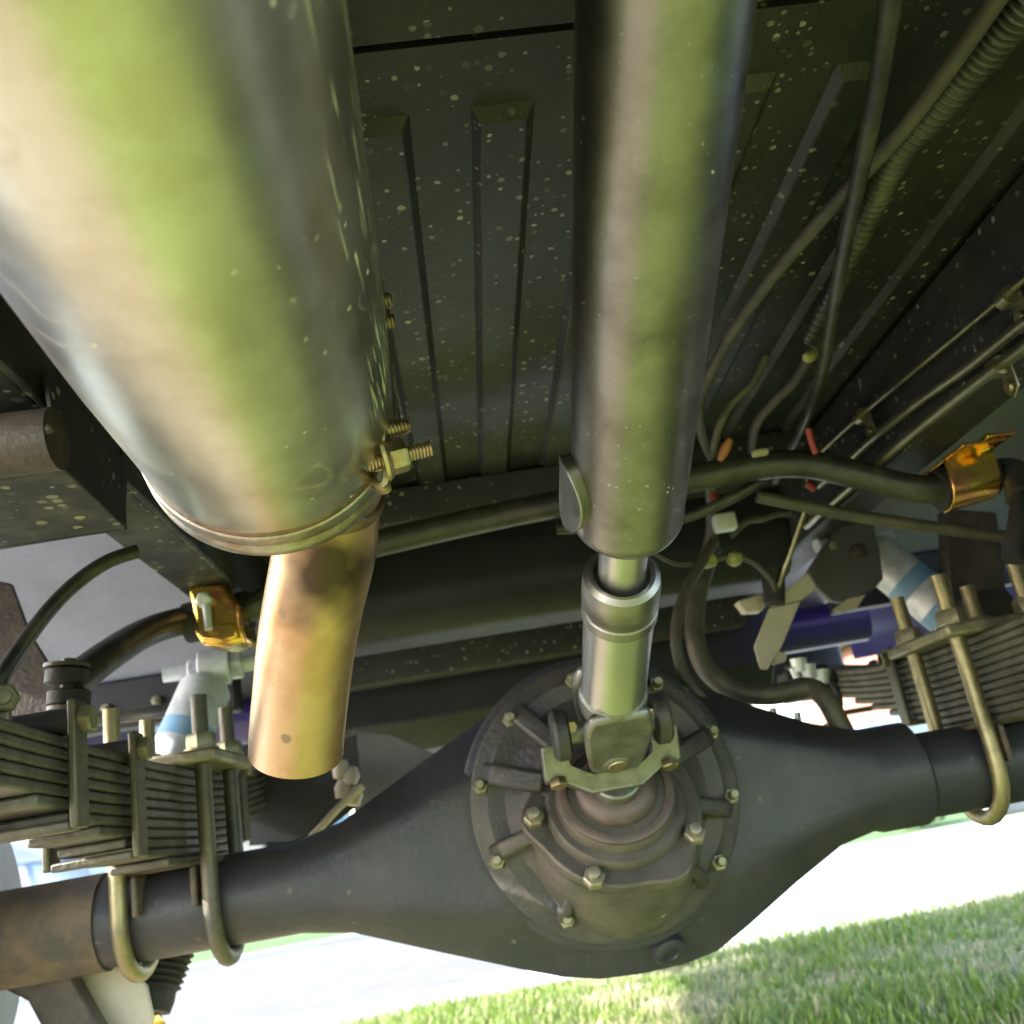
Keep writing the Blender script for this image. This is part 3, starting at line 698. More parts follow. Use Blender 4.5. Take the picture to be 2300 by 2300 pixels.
shock(sp, (sp.x-.10, 1.08, .40), 'silver shock absorber with blue stripes above the rusty spring')
sq = PY(1925, 1215, 1.20)
shock(sq, (sq.x+.165, 1.12, .42), 'silver shock absorber with blue stripes half hidden behind grey bracket')

# ================================================================== SWAY BAR AND CLAMPS
SBP = [(150, 1545, .80), (235, 1478, .86), (330, 1420, .95), (430, 1390, 1.0), (560, 1368, 1.0), (650, 1310, 1.0), (760, 1245, 1.0), (860, 1218, 1.0), (1060, 1172, 1.0), (1270, 1128, .98), (1400, 1106, .965), (1560, 1074, .945), (1700, 1048, .93), (1800, 1042, .92), (1900, 1060, .91), (2060, 1098, .90), (2165, 1085, .90), (2245, 1062, .90), (2282, 1068, .885), (2296, 1120, .86)]
sw = thing('sway_bar', 'thick black sway bar bent over the driveshaft between gold clamps', 'sway bar', PY(1400, 1106, .965))
obj('bar', sweep(spline([PY(*q) for q in SBP], 10), .0148, 20), 'hose_rubber', sw)
for px, py, Y, dz in ((150, 1520, .80, .012), (155, 1568, .80, -.012)):
    obj('bushing', lathe([(-.007, .0145), (-.005, .017), (.005, .017), (.007, .0135)], PY(px, py, Y), (.1, 0, 1), 24), 'rubber', sw)
obj('end_washer', lathe([(-.0015, .018), (.0015, .018)], PY(150, 1496, .80), (.1, 0, 1), 24), 'tube_brown', sw)
obj('end_washer', lathe([(-.0015, .018), (.0015, .018)], PY(158, 1592, .80), (.1, 0, 1), 24), 'tube_brown', sw)
obj('link_rod', lathe([(-.11, .006), (.024, .006)], PY(152, 1545, .80), (.1, 0, 1), 14), 'tube_brown', sw)
obj('end_link', sweep([PY(2296, 1120, .86), PY(2290, 1160, .85), PY(2275, 1260, .85)], .010, 14), 'rubber', sw)

def gold_clamp(cx, label, path_px, Y, wid, hint):
    t = thing('bar_clamp', label, 'clamp', PY(*cx, Y), 'sway bar clamps')
    return t
# left clamp: folded strap below the bar, two upstands bolted to the rail
c = PY(490, 1385, 1.0)
t = thing('bar_clamp', 'gold zinc plated clamp holding the sway bar beside the tailpipe', 'clamp', c, 'sway bar clamps')
def saddle(c, axis, r, w_, th, zup):
    """U strap round a bar: legs go up to zup"""
    axis = Vector(axis).normalized(); fy = Vector((0, 0, 1)).cross(axis).normalized()
    P = [c + fy*r + Vector((0, 0, zup))]
    P += [c + fy*(r*math.cos(a)) - Vector((0, 0, 1))*(r*math.sin(a)) for a in [R(q) for q in range(0, 181, 15)]]
    P += [c - fy*r + Vector((0, 0, zup))]
    return P, axis
axd = Vector((1, -.12, .03)).normalized()
cb = [PY(x, y, .962) for x, y in ((420, 1322), (442, 1308), (500, 1306), (528, 1342), (541, 1362), (546, 1405), (553, 1440), (505, 1452), (452, 1449), (436, 1418), (430, 1360))]
obj('clamp_body', prism(cb, (0, .060, .004)), 'zinc_gold', t, smooth=30, bevel=.005)
obj('pocket', prism([PY(x, y, .960) for x, y in ((458, 1402), (528, 1398), (532, 1432), (500, 1440), (456, 1436))], (0, .004, 0)), 'zinc_gold', t, bevel=.0025)
obj('side_flange', prism([PY(x, y, .958) for x, y in ((541, 1362), (546, 1405), (553, 1440), (548, 1444), (534, 1402), (530, 1350))], (0, .005, 0)), 'zinc_gold', t, bevel=.001)
obj('bolt', join(lathe([(0, .0085), (.010, .0085), (.012, .006)], PY(462, 1348, .962), (0, -1, -.2), 6), lathe([(0, .0042), (.030, .0042)], PY(463, 1352, .955), (.05, -.1, -1), 12)), 'silver_paint', t)
obj('rubber_bushing', lathe([(-.034, .0215), (.034, .0215)], c, axd, 28), 'rubber', t)
c = PY(2165, 1085, .90)
t = thing('bar_clamp', 'yellow gold plated clamp holding the sway bar under the brake lines', 'clamp', c, 'sway bar clamps')
P_, axd = saddle(c, (1, 0, .12), .0225, 0, 0, .024)
obj('strap', strip(P_, .052, .003, axd), 'zinc_gold', t, smooth=50, bevel=.0008)
obj('rubber_bushing', lathe([(-.030, .0208), (.030, .0208)], c, axd, 28), 'rubber', t)
obj('mount_flange', box(c + Vector((-.020, -.052, .0225)), c + Vector((.026, .030, .0262))), 'zinc_gold', t, bevel=.001)
obj('mount_ear', box(c + Vector((.004, -.058, .0262)), c + Vector((.034, -.030, .030))), 'zinc_gold', t, bevel=.001)
obj('bolt', bolt_geo(c + Vector((.008, -.040, .0225)), (0, -.2, -1), .008, .007), 'zinc_gold', t)

# ================================================================== LEFT BRACKET (frame outrigger beside the muffler)
ot = thing('outrigger_bracket', 'speckled black frame bracket with a brown tube beside the muffler', 'bracket', PZ(120, 1140, .655))
pb = [PZ(-220, 1135, .655), PZ(0, 1080, .655), PZ(140, 1052, .655), PZ(282, 1188, .655), PZ(0, 1228, .655), PZ(-260, 1275, .655)]
obj('bottom_plate', prism(pb, (0, 0, .004)), 'rail_dusty', ot, bevel=.001)
ep = [PZ(140, 1052, .659), PZ(282, 1188, .659)]
e0, e1 = ep
obj('end_plate', prism([e0, e1, e1 + Vector((.004, 0, .05)), e0 + Vector((.0, -.02, .055))], (-.004, .002, 0)), 'frame_paint', ot, bevel=.001)
obj('back_plate', prism([e1, PZ(0, 1228, .659), PZ(-260, 1275, .659), PZ(-260, 1275, .659)+Vector((0, 0, .12)), e1+Vector((0, 0, .10))], (0, .004, 0)), 'frame_paint', ot, bevel=.001)
q0 = PY(128, 985, .515)
obj('cross_tube', sweep([q0 + Vector((-.35, -.002, -.0)), q0], .0185, 28), 'tube_brown', ot)
obj('weld_bead', sweep(spline([PY(-60, 950, .50), PY(0, 962, .50), PY(40, 972, .50), PY(80, 975, .50), PY(118, 958, .50)], 8), lambda i, s: .0026+.0006*math.sin(i*.9), 8), 'tube_brown', ot)
top('rail_gusset', prism([PX(-160, 560, XC-.345-.06), PX(0, 700, XC-.345-.06), PX(150, 920, XC-.345-.06), PX(290, 1110, XC-.345-.06), PX(120, 1000, XC-.345-.06), PX(-160, 900, XC-.345-.06)], (-.004, 0, 0)), 'frame_paint', 'speckled black gusset plate above the brown bracket tube', 'gusset', bevel=.001)

# ================================================================== HOSES, CABLES, LINES
def cable(name, pts, r, material, label, cat, sub=8, n=12, group=None):
    return top(name, sweep(spline(pts, sub), r, n), material, label, cat, group)
cable('brake_hose', [PY(310, 1238, .78), PY(240, 1262, .77), (PY(170, 1310, .76)), PY(110, 1370, .75), PY(50, 1450, .74), PY(5, 1520, .73), PY(-30, 1600, .73)], .0062, 'hose_rubber', 'curved black hose between the frame rail and the sway bar end', 'hose')
cable('black_cable', [PZ(2010, -90, .745), PZ(1992, 60, .748), PZ(1962, 240, .750), PZ(1925, 420, .752), PZ(1895, 560, .755), PZ(1868, 720, .757), PZ(1848, 830, .757), PZ(1805, 950, .757), PZ(1765, 1030, .757), PZ(1740, 1080, .757)], .0054, 'hose_rubber', 'straight glossy black cable crossing over the rubber conduit', 'cable')
cable('rising_cable', [PZ(2300, -90, .765), PZ(2140, 140, .768), PZ(2020, 300, .77), PZ(1900, 430, .772), PZ(1760, 590, .775), PZ(1655, 730, .778), PZ(1595, 840, .780), PZ(1570, 910, .78), PZ(1578, 980, .775), PZ(1600, 1030, .765)], .0054, 'hose_dusty', 'dusty cable arcing away from the conduit towards the driveshaft', 'cable')
def conduit():
    P = spline([PZ(2420, -120, .775), PZ(2300, 10, .777), PZ(2200, 130, .778), PZ(2100, 245, .78), PZ(2010, 355, .782), PZ(1965, 450, .785), PZ(1915, 560, .788), PZ(1870, 660, .79), PZ(1820, 760, .79)], 60)
    return sweep(P, lambda i, s: (.0115 - .0045*s)*(1 + .14*math.sin(i*.80)), 14)
top('corrugated_conduit', conduit(), 'hose_rubber', 'black corrugated conduit with ring ridges under the bed floor', 'conduit')
cable('floor_wire', [PZ(1835, 770, .79), PZ(1790, 850, .79), PZ(1740, 900, .788), PZ(1700, 950, .785), PZ(1690, 1010, .78), PZ(1700, 1040, .77)], .0055, 'hose_dusty', 'short kinked grey wire dropping behind the sway bar', 'wire')
cable('thin_wire', [PY(1720, 800, .80), PY(1690, 860, .81), PY(1640, 910, .82), PY(1615, 960, .83), PY(1600, 1020, .9)], .004, 'hose_dusty', 'thin grey wire beside the driveshaft tube end', 'wire')
top('wire_clip', lathe([(-.006, .004), (-.003, .0055), (.004, .0055), (.007, .003)], PZ(1820, 800, .77), (1, .2, .4), 12), 'yellow_grease', 'small pale clip with orange tip on the glossy black cable', 'clip')
gbl = 'brake lines on the frame rail'
XL = .452
def pline(px, r, label, name='brake_line'):
    return cable(name, [PX(x, y, XL) for x, y in px], r, 'line_steel', label, 'brake line', group=gbl)
l1 = pline([(2420, 530), (2300, 628), (2200, 712), (2060, 828), (1937, 930), (1860, 1000), (1800, 1060)], .0026, 'thin steel line highest on the frame rail')
l2 = pline([(2420, 640), (2300, 725), (2180, 820), (2060, 905), (1960, 985), (1900, 1040), (1840, 1090)], .0046, 'middle steel line on the frame rail with a dull brown tint')
l3 = pline([(2420, 690), (2300, 780), (2180, 870), (2060, 965), (1960, 1050), (1880, 1120), (1810, 1180)], .0052, 'lowest and brightest steel line on the frame rail')
def lclip(px, py, label):
    p = PX(px, py, XL-.002)
    t = thing('line_clip', label, 'clip', p, 'brake line clips')
    obj('band', lathe([(-.006, .0078), (.006, .0078)], p, l3dir, 20), 'line_steel', t)
    obj('tab', prism([p + Vector(q) for q in ((.004, -.010, 0), (.004, .006, 0), (.004, .006, -.022), (.004, -.001, -.028), (.004, -.010, -.022))], (.002, 0, 0)), 'line_steel', t, bevel=.0005)
    obj('screw', lathe([(0, .0045), (.003, .004)], p + Vector((.003, -.002, -.019)), (-1, 0, 0), 12), 'stud_zinc', t)
l3dir = (PX(2060, 965, XL)-PX(2180, 870, XL)).normalized()
lclip(2262, 668, 'zinc clip with screw on the thin upper steel line near the cab'); lclip(2240, 825, 'zinc clip with screw on the bright lowest steel line'); lclip(1935, 935, 'small clip on the thin steel line close to the sway bar')
gs = 'parking brake and axle hoses'
cable('parking_brake_cable', [PY(1700, 1115, .95), PY(1800, 1135, .95), PY(1900, 1155, .95), PY(2050, 1178, .95), PY(2200, 1198, .95), PY(2400, 1225, .95)], .0068, 'hose_dusty', 'long straight grey cable passing below the gold clamp on the rail', 'cable')
cable('axle_vent_hose', [PY(1250, 1188, 1.0), PY(1400, 1182, 1.0), PY(1530, 1165, .98), PY(1640, 1120, .96), PY(1720, 1075, .95), PY(1770, 1045, .98)], .0062, 'hose_rubber', 'black hose curving from the driveshaft end up behind the sway bar', 'hose')
cable('thin_rod', [PY(1812, 1135, 1.0), PY(1780, 1230, 1.03), PY(1745, 1325, 1.06)], .0030, 'line_steel', 'thin straight olive rod above the pale bracket', 'rod')
cable('brake_hose', [PY(1605, 1215, 1.06), PY(1575, 1265, 1.04), PY(1535, 1340, 1.02), PY(1518, 1420, 1.0), PY(1530, 1500, .99), PY(1560, 1550, .98), PY(1600, 1590, .985)], .0062, 'hose_dusty', 'thinner looped hose dropping to the top of the differential housing', 'hose')
cable('axle_hose', [PY(1600, 1230, 1.09), PY(1570, 1320, 1.07), PY(1560, 1420, 1.05), PY(1585, 1500, 1.04), PY(1650, 1550, 1.03), PY(1730, 1560, 1.02), PY(1810, 1545, 1.01), PY(1850, 1565, 1.0), PY(1880, 1615, 1.0), PY(1900, 1655, 1.0)], .0112, 'hose_dusty', 'thick looped rubber hose running to the axle tube', 'hose')
cable('wire_loop', [PY(1460, 1235, 1.05), PY(1520, 1265, 1.05), PY(1580, 1262, 1.05), PY(1640, 1250, 1.05), PY(1690, 1262, 1.05), PY(1730, 1300, 1.05), PY(1745, 1330, 1.06)], .0035, 'hose_rubber', 'thin black wire sagging behind the slip shaft', 'wire')
top('grease_fitting', join(lathe([(-.008, .004), (-.003, .0085), (.004, .0085), (.011, .0035)], PY(1648, 1256, 1.05), (.9, .2, .3), 16), lathe([(-.006, .008), (.006, .008)], PY(1592, 1260, 1.05), (.9, .2, .2), 14)), 'yellow_grease', 'pale yellow plastic plug on the thin black wire', 'plug')
top('wire_splice', sweep(spline([PY(1640, 985, .86), PY(1628, 1010, .865), PY(1616, 1035, .87)], 4), lambda i, s: .0025+.0025*math.sin(s*3.14), 10), 'orange_plastic', 'orange wire splice just above the sway bar by the driveshaft', 'wire splice')
top('wire_splice', sweep(spline([PY(1815, 962, .83), PY(1822, 990, .835), PY(1832, 1018, .84)], 4), .0032, 10), 'red_plastic', 'red wire splice above the bend of the sway bar', 'wire splice')
top('wire_splice', sweep([PY(1602, 1108, 1.0), PY(1606, 1122, 1.0)], .0035, 10), 'red_plastic', 'tiny red wire end below the sway bar', 'wire splice')
top('wire_splice', sweep(spline([PY(1812, 1085, 1.0), PY(1822, 1092, 1.0), PY(1832, 1098, 1.0)], 4), .0045, 10), 'red_plastic', 'faded red wire end tucked behind the sway bar bend', 'wire splice')
top('connector', box(PY(1612, 1190, 1.04), PY(1642, 1158, 1.06)), 'white_plastic', 'pale lavender plastic connector below the sway bar', 'connector', bevel=.003)
top('connector', box(PY(1694, 1022, .90), PY(1720, 1012, .91)), 'bracket_tan', 'small beige connector above the sway bar', 'connector', bevel=.002)
cable('loose_wire', [PY(1640, 1205, 1.08), PY(1680, 1170, 1.07), PY(1710, 1165, 1.06), PY(1740, 1155, 1.06), PY(1775, 1152, 1.06)], .0045, 'hose_dusty', 'short loose wire end under the sway bar', 'wire')
cable('rear_wire', [PY(1595, 1050, 1.02), PY(1600, 1130, 1.05), PY(1598, 1200, 1.07), PY(1585, 1260, 1.08)], .008, 'hose_dusty', 'dark taped wire bundle hanging down to the looped hoses', 'wire bundle')

# ================================================================== RIGHT BRACKETS
rb = thing('hose_bracket', 'pale beige folded bracket beside the looped hoses', 'bracket', PY(1740, 1430, 1.08))
pp = [(1726, 1368), (1798, 1351), (1756, 1452), (1724, 1505), (1707, 1503), (1693, 1454)]
obj('face_plate', prism([PY(x, y, 1.08) for x, y in pp], (.004, .012, .002)), 'bracket_tan', rb, bevel=.001)
pp = [(1812, 1286), (1836, 1322), (1798, 1349), (1728, 1366), (1745, 1345)]
obj('upper_fold', prism([PY(x, y, 1.08) for x, y in pp], (.004, .012, .002)), 'bracket_tan', rb, bevel=.001)
obj('lower_tab', prism([PY(x, y, 1.085) for x, y in ((1745, 1460), (1768, 1470), (1765, 1485), (1735, 1492))], (.002, .01, 0)), 'bracket_tan', rb, bevel=.001)
top('junction_block', prism([PY(x, y, 1.09) for x, y in ((1656, 1350), (1720, 1331), (1735, 1338), (1712, 1372), (1675, 1374))], (0, .02, 0)), 'bracket_tan', 'small cream junction block beside the pale bracket', 'junction', bevel=.002)
top('hose_fitting', lathe([(-.02, .012), (.02, .014)], PY(1738, 1318, 1.07), (.2, 0, 1), 14), 'rubber', 'black rubber fitting at the foot of the olive rod', 'fitting')
hb = thing('shock_mount', 'dark grey shock mount bracket above the pale bracket', 'bracket', PY(1890, 1250, 1.14))
pp = [(1905, 1160), (1960, 1165), (1975, 1230), (1985, 1300), (1962, 1325), (1905, 1352), (1870, 1350), (1836, 1322), (1815, 1285), (1850, 1230)]
obj('face_plate', prism([PY(x, y, 1.14) for x, y in pp], (.002, .02, .002)), 'liner_dark', hb, bevel=.002)
obj('bottom_fold', prism([PY(x, y, 1.135) for x, y in ((1870, 1372), (1905, 1345), (1945, 1336), (1925, 1365), (1890, 1378))], (.002, .008, .002)), 'bracket_tan', hb, bevel=.001)
obj('bolt', bolt_geo(PY(1925, 1240, 1.138), (0, -1, -.1), .010, .008, .004), 'tube_brown', hb)
obj('bolt', bolt_geo(PY(1870, 1225, 1.138), (0, -1, -.1), .006, .005), 'nut_dull', hb)
bs = thing('bump_stop', 'dark brown bump stop bracket rising behind the u-bolt nuts', 'bracket', PY(2190, 1400, 1.12))
obj('bracket_plate', prism([PY(x, y, 1.12) for x, y in ((2120, 1140), (2240, 1150), (2262, 1330), (2250, 1400), (2150, 1412), (2130, 1300))], (.004, .03, 0)), 'tube_brown', bs, bevel=.003)
obj('rubber_block', lathe([(0, .03), (.01, .034), (.03, .030), (.045, .018)], PY(2200, 1345, 1.09), (0, -.2, -1), 24), 'rubber', bs)
lv = thing('brake_valve', 'black load sensing valve with wire frame beside the grey spring', 'valve', PY(1840, 1540, 1.15))
obj('valve_body', box(PY(1780, 1575, 1.14), PY(1835, 1500, 1.18)), 'black_satin', lv, bevel=.004)
for k, q in enumerate(([(1780, 1500), (1800, 1535), (1840, 1545)], [(1790, 1600), (1805, 1645), (1870, 1625), (1850, 1575)], [(1735, 1590), (1742, 1625)], [(1860, 1520), (1885, 1570), (1880, 1620)])):
    obj('wire_frame', sweep(spline([PY(x, y, 1.12) for x, y in q], 5), .0045, 8), 'silver_paint' if k < 3 else 'black_satin', lv)
for x, y in ((1795, 1495), (1815, 1508), (1845, 1520)):
    obj('fitting', lathe([(-.008, .008), (.008, .010)], PY(x, y, 1.12), (.1, 0, 1), 12), 'silver_paint', lv)
lv2 = thing('brake_valve', 'small pale fittings and pipe cluster behind the tailpipe tip', 'fitting', PY(780, 1760, 1.25))
for x, y in ((765, 1730), (788, 1745), (770, 1775), (795, 1790)):
    obj('fitting', lathe([(-.010, .008), (.002, .011), (.012, .007)], PY(x, y, 1.22), (.2, .1, 1), 14), 'bracket_tan', lv2)
obj('pipe', sweep(spline([PY(590, 1915, 1.2), PY(670, 1905, 1.2), PY(700, 1880, 1.2), PY(760, 1815, 1.2), PY(815, 1765, 1.2)], 6), .0045, 10), 'bracket_tan', lv2)
obj('pipe', sweep(spline([PY(600, 1900, 1.22), PY(675, 1890, 1.22), PY(745, 1815, 1.22), PY(800, 1760, 1.22)], 6), .0045, 10), 'hose_rubber', lv2)
obj('back_plate', prism([PY(x, y, 1.3) for x, y in ((560, 1740), (800, 1650), (815, 1800), (700, 1890), (560, 1900))], (0, .004, 0)), 'black_satin', lv2)

top('spring_hanger', prism([PY(x, y, .93) for x, y in ((-60, 1290), (30, 1310), (70, 1420), (120, 1500), (140, 1600), (110, 1660), (-60, 1650))], (-.01, .02, 0)), 'tube_brown', 'dark rusty hanger plate behind the sway bar end', 'hanger plate', bevel=.003)
sh = thing('spring_shackle', 'black shackle strap beside the front of the rusty spring', 'shackle', PY(0, 1740, .60))
obj('strap', prism([PY(x, y, .60) for x, y in ((-50, 1540), (5, 1535), (22, 1570), (24, 1690), (10, 1745), (-50, 1770))], (-.004, .012, 0)), 'clip_steel', sh, bevel=.003)
obj('bolt', bolt_geo(PY(12, 1570, .60), (.3, -1, 0), .009, .008, .004), 'clip_steel', sh)
cable('parking_brake_cable', [PY(-40, 1650, 1.16), PY(27, 1638, 1.16), PY(158, 1622, 1.17), PY(300, 1605, 1.18), PY(420, 1590, 1.20)], .0085, 'hose_rubber', 'straight dark cable running behind the rusty spring clips', 'cable')
hg = thing('rear_hanger', 'pale bluish rear spring hanger seen beyond the tailpipe tip', 'hanger', PY(640, 1900, 1.42))
obj('upper_plate', prism([PY(x, y, 1.42) for x, y in ((598, 1775), (640, 1748), (672, 1742), (674, 1830), (600, 1852))], (.004, .02, 0)), 'silver_paint', hg, bevel=.003)
obj('lower_plate', prism([PY(x, y, 1.42) for x, y in ((520, 1880), (575, 1852), (595, 1890), (600, 1925), (528, 1945))], (.004, .02, 0)), 'silver_paint', hg, bevel=.004)
obj('edge_fold', prism([PY(x, y, 1.415) for x, y in ((672, 1742), (680, 1742), (684, 1850), (600, 1872), (600, 1856), (674, 1836))], (.002, .01, 0)), 'liner_plastic', hg, bevel=.001)

# ================================================================== TYRES
def tyre(x, s, label):
    t = thing('road_wheel', label, 'wheel', (x, AY, 0))
    Rr = .385; wd = .225
    prof_ = [(0, .215), (.006, .25), (.012, .31), (.016, .345), (.030, .374), (.045, Rr-.002), (wd/2, Rr), (wd-.045, Rr-.002), (wd-.030, .374), (wd-.016, .345), (wd-.012, .31), (wd-.006, .25), (wd, .215)]
    obj('tyre_body', lathe(prof_, (x, AY, AZ), (s, 0, 0), 96, closed=False), 'rubber', t)
    V, F = [], []
    gs_ = []
    for k in range(60):
        a = 2*math.pi*k/60
        for u0, u1, off in ((.022, .085, 0), (.10, .155, .5), (.165, .205, 0)):
            aa = a + off*2*math.pi/60
            rd = Vector((0, math.cos(aa), math.sin(aa))); tg = Vector((0, -math.sin(aa), math.cos(aa)))
            c0 = Vector((x, AY, AZ)) + rd*(Rr-.012)
            P = [c0 + Vector((s*u, 0, 0)) + tg*q for u, q in ((u0, -.012), (u1, -.012), (u1, .012), (u0, .012))]
            gs_.append(prism(P, rd*.019))
    obj('tread_blocks', join(*gs_), 'rubber', t, smooth=0)
    obj('wheel_rim', lathe([(.02, .216), (.03, .205), (.10, .19), (.12, .10), (.13, .06)], (x, AY, AZ), (s, 0, 0), 48), 'silver_paint', t)
tyre(XC+.668, 1, 'black treaded rear wheel beside the grey spring stack')
# lower shock boot and bracket below the left tube
bt = thing('brake_bracket', 'mottled grey plate and dark arm hanging below the rusty axle end', 'bracket', PY(200, 2290, 1.05))
obj('grey_plate', prism([PY(x, y, 1.06) for x, y in ((160, 2175), (285, 2165), (330, 2215), (345, 2290), (300, 2420), (260, 2420))], (0, .006, 0)), 'bracket_tan', bt, bevel=.002)
obj('dark_arm', prism([PY(x, y, 1.03) for x, y in ((-40, 2200), (60, 2190), (160, 2185), (290, 2420), (150, 2420), (60, 2250))], (0, .02, 0)), 'tube_brown', bt, bevel=.004)
bo = thing('rubber_boot', 'black ribbed rubber boot with brass end bolt under the axle', 'boot', PY(330, 2260, 1.10))
b0 = PY(372, 2120, 1.12); b1 = PY(338, 2270, 1.10)
bdv = (b1-b0); bl = bdv.length
obj('bellows', lathe([(bl*.0+bl*.1*k/2, .030 + (.004 if k % 2 else 0) - .0006*k) for k in range(15)] + [(bl*.85, .022), (bl*1.02, .020)], b0, bdv, 36), 'rubber', bo)
obj('end_bolt', bolt_geo(b1 + Vector((.006, -.014, -.012)), (.35, -1, -.15), .013, .008), 'zinc_gold', bo)

# ================================================================== BACKGROUND
def shrub(name, p, h, w_, label, n=700, seed=1, mtl='leaf_green', group=None):
    t = thing(name, label, 'shrub', p, group); rnd = random.Random(seed); V, F = [], []
    for i in range(n):
        while True:
            q = Vector((rnd.uniform(-1, 1), rnd.uniform(-1, 1), rnd.uniform(0, 1)))
            if q.x**2+q.y**2+(q.z*1.0)**2 < 1*(.7+.3*noise.noise(q*3)): break
        c = Vector(p) + Vector((q.x*w_, q.y*w_, q.z*h+.02)); s = rnd.uniform(.02, .045)
        a = Vector((rnd.gauss(0, 1), rnd.gauss(0, 1), rnd.gauss(0, 1))).normalized(); x, y, _ = basis(a)
        b = len(V); V += [c-x*s, c-y*s*.5, c+x*s, c+y*s*.5]; F.append((b, b+1, b+2, b+3))
    obj('foliage', (V, F), mtl, t, smooth=0)
    gs_ = [sweep([Vector(p), Vector(p)+Vector((rnd.uniform(-.4, .4)*w_, rnd.uniform(-.4, .4)*w_, h*.7))], .008, 6) for k in range(6)]
    obj('stem', join(*gs_), 'bark', t)
for k, (x, Y, h, w_, lb) in enumerate(((-2.9, 8.0, .45, .32, 'leafy shrub by the white post across the street'), (-1.65, 7.6, .5, .30, 'leafy shrub between the white post and the blue bin'), (2.45, 5.62, .16, .14, 'small green tuft on the far edge of the driveway'))):
    shrub('shrub', (x, Y, -.01), h, w_, lb, 900 if k < 2 else 260, 11+k, group='shrubs across the street')
top('white_post', box((-2.36, 7.75, -.02), (-2.28, 7.83, 1.2)), 'white_trim', 'white wooden post on the lawn across the street', 'post', bevel=.004)
bn = thing('waste_bin', 'blue grey wheeled bin on the lawn across the street', 'bin', (-1.35, 8.2, 0))
obj('body', prism([(-1.55, 8.0, 0), (-1.15, 8.0, 0), (-1.10, 8.0, .95), (-1.60, 8.0, .95)], (0, .45, 0)), 'blue_grey' if 'blue_grey' in MATS else mat('blue_grey', (.10, .20, .26), 0, .5), bn, bevel=.02)
obj('lid', box((-1.62, 7.97, .955), (-1.08, 8.48, 1.02)), 'blue_grey', bn, bevel=.02)
def house(x0, x1, y, label, wall):
    t = thing('house', label, 'house', ((x0+x1)/2, y, 0))
    obj('wall', box((x0, y, -.02), (x1, y+7, 3.0)), wall, t)
    obj('foundation', box((x0-.05, y-.05, -.02), (x1+.05, y+7.05, .35)), 'stone', t)
    rr = [(x0-.4, y-.4, 3.0), (x1+.4, y-.4, 3.0), (x1+.4, y+3.5, 5.0), (x0-.4, y+3.5, 5.0)]
    obj('roof', prism([(x0-.4, y-.4, 2.9), (x0-.4, y+7.4, 2.9), (x0-.4, y+3.5, 5.0)], (x1-x0+.8, 0, 0)), 'roof_shingle', t)
    k = 0
    xx = x0+1.0
    while xx < x1-1.4:
        if k % 3 == 1:
            d = obj('door', box((xx, y-.05, .3), (xx+.95, y-.01, 2.35)), 'brick_red', t); obj('handle', lathe([(0, .03), (.05, .03)], (xx+.85, y-.05, 1.3), (0, -1, 0), 10), 'chrome', d)
        else:
            wn = obj('window', box((xx, y-.06, 1.0), (xx+1.2, y-.01, 2.2)), 'white_trim', t); obj('pane', box((xx+.07, y-.075, 1.07), (xx+1.13, y-.062, 2.13)), 'glass_dark', wn)
        xx += 2.2; k += 1
house(-14, -4.5, 15, 'pale grey house across the street behind the shrubs', 'house_siding')
house(9, 19, 19, 'brick house beyond the parked grey car', 'brick_red')
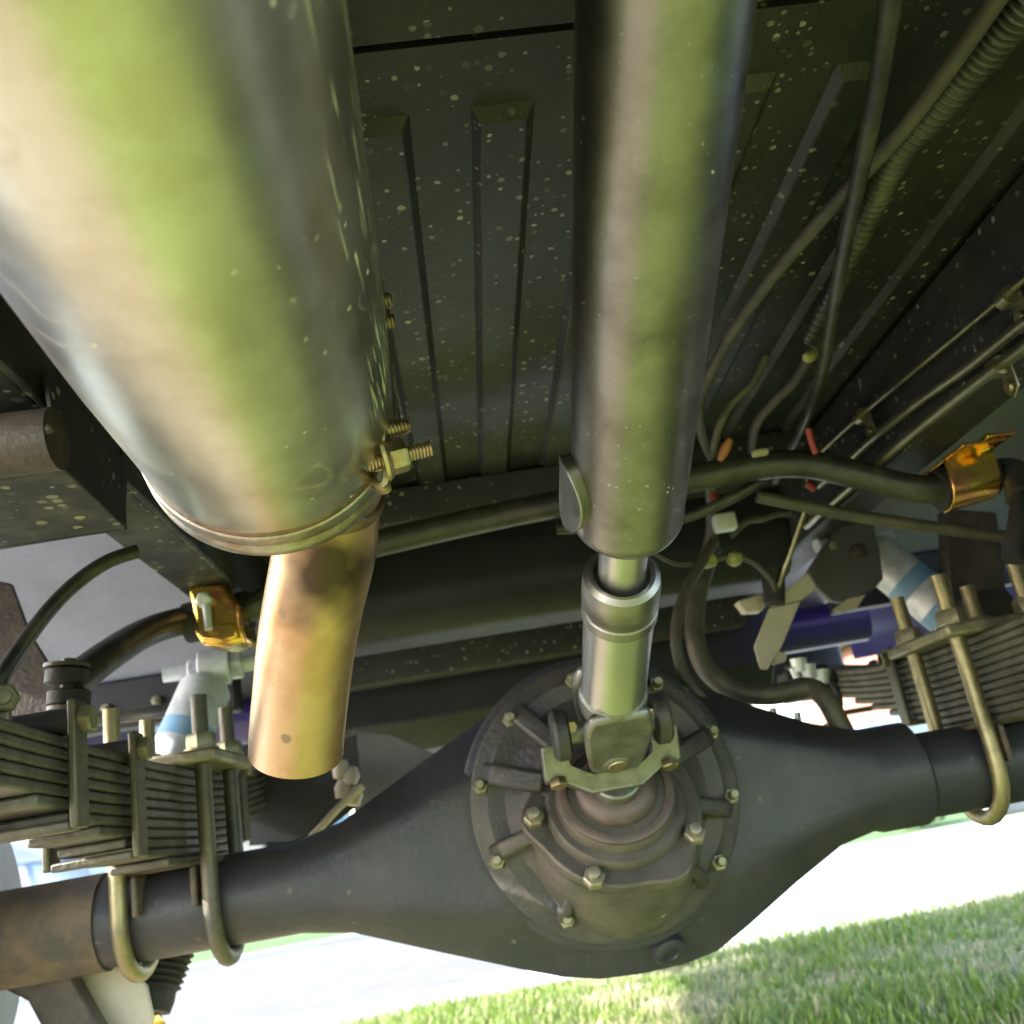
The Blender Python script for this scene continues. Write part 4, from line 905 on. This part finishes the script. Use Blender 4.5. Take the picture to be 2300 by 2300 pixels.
# parked car beyond the driveway
def car(cx, cy, label):
    t = thing('parked_car', label, 'car', (cx, cy, 0))
    pr_ = [(-2.1, .28), (-2.15, .55), (-2.05, .78), (-1.2, .92), (-.6, 1.38), (.75, 1.42), (1.5, .98), (2.05, .9), (2.15, .6), (2.1, .28)]
    obj('body', prism([(cx+x, cy, z) for x, z in pr_], (0, 1.7, 0)), 'car_paint', t, bevel=.06)
    obj('side_window', prism([(cx+x, cy-.006, z) for x, z in ((-1.0, .95), (-.52, 1.30), (.02, 1.32), (.02, .95))], (0, .01, 0)), 'glass_dark', t)
    obj('side_window', prism([(cx+x, cy-.006, z) for x, z in ((.10, .95), (.10, 1.32), (.68, 1.34), (1.25, .98))], (0, .01, 0)), 'glass_dark', t)
    for x in (-1.35, 1.35):
        wh = obj('wheel', lathe([(0, .16), (.01, .30), (.04, .325), (.18, .325), (.2, .30)], (cx+x, cy-.01, .32), (0, 1, 0), 36), 'rubber', t)
        obj('rim', lathe([(-.004, .19), (.0, .20), (.03, .05)], (cx+x, cy-.01, .32), (0, 1, 0), 24), 'silver_paint', wh)
car(6.6, 10.2, 'grey parked car beyond the white driveway')
car(-7.5, 12.2, 'grey parked car in front of the pale house')
# stone edging on the far side of the driveway
for k in range(14):
    x = 2.75 + k*.30; rnd = random.Random(k)
    V, F = box((x, 5.42, -.02), (x+.27, 5.60, .07+rnd.uniform(-.015, .03)))
    top('edging_stone', (V, F), 'stone', 'rough grey edging stone in the row along the far driveway edge', 'stone', 'edging stones', bevel=.02)
# tree
def tree(p, h, label, seed):
    t = thing('tree', label, 'tree', p); rnd = random.Random(seed); p = Vector(p)
    obj('trunk', join(sweep([p, p+Vector((.05, 0, h*.3)), p+Vector((0, .1, h*.6))], lambda i, s: .16*(1-.5*s), 12), *[sweep([p+Vector((0, 0, h*.4)), p+Vector((math.cos(a)*h*.22, math.sin(a)*h*.22, h*.7))], lambda i, s: .06*(1-.6*s), 8) for a in (0, 1.3, 2.6, 3.9, 5.2)]), 'bark', t)
    V, F = [], []
    cl = [p + Vector((rnd.uniform(-1, 1)*h*.3, rnd.uniform(-1, 1)*h*.3, h*rnd.uniform(.5, 1))) for k in range(26)]
    for i in range(7000):
        c = rnd.choice(cl) + Vector((rnd.gauss(0, 1), rnd.gauss(0, 1), rnd.gauss(0, .8)))*h*.07; s = rnd.uniform(.05, .10)
        x, y, _ = basis((rnd.gauss(0, 1), rnd.gauss(0, 1), rnd.gauss(0, 1))); b = len(V)
        V += [c-x*s, c-y*s*.5, c+x*s, c+y*s*.5]; F.append((b, b+1, b+2, b+3))
    obj('crown', (V, F), 'leaf_green', t, smooth=0)
tree((-3.6, 11, 0), 6, 'broad leafy tree standing in front of the pale house', 4)
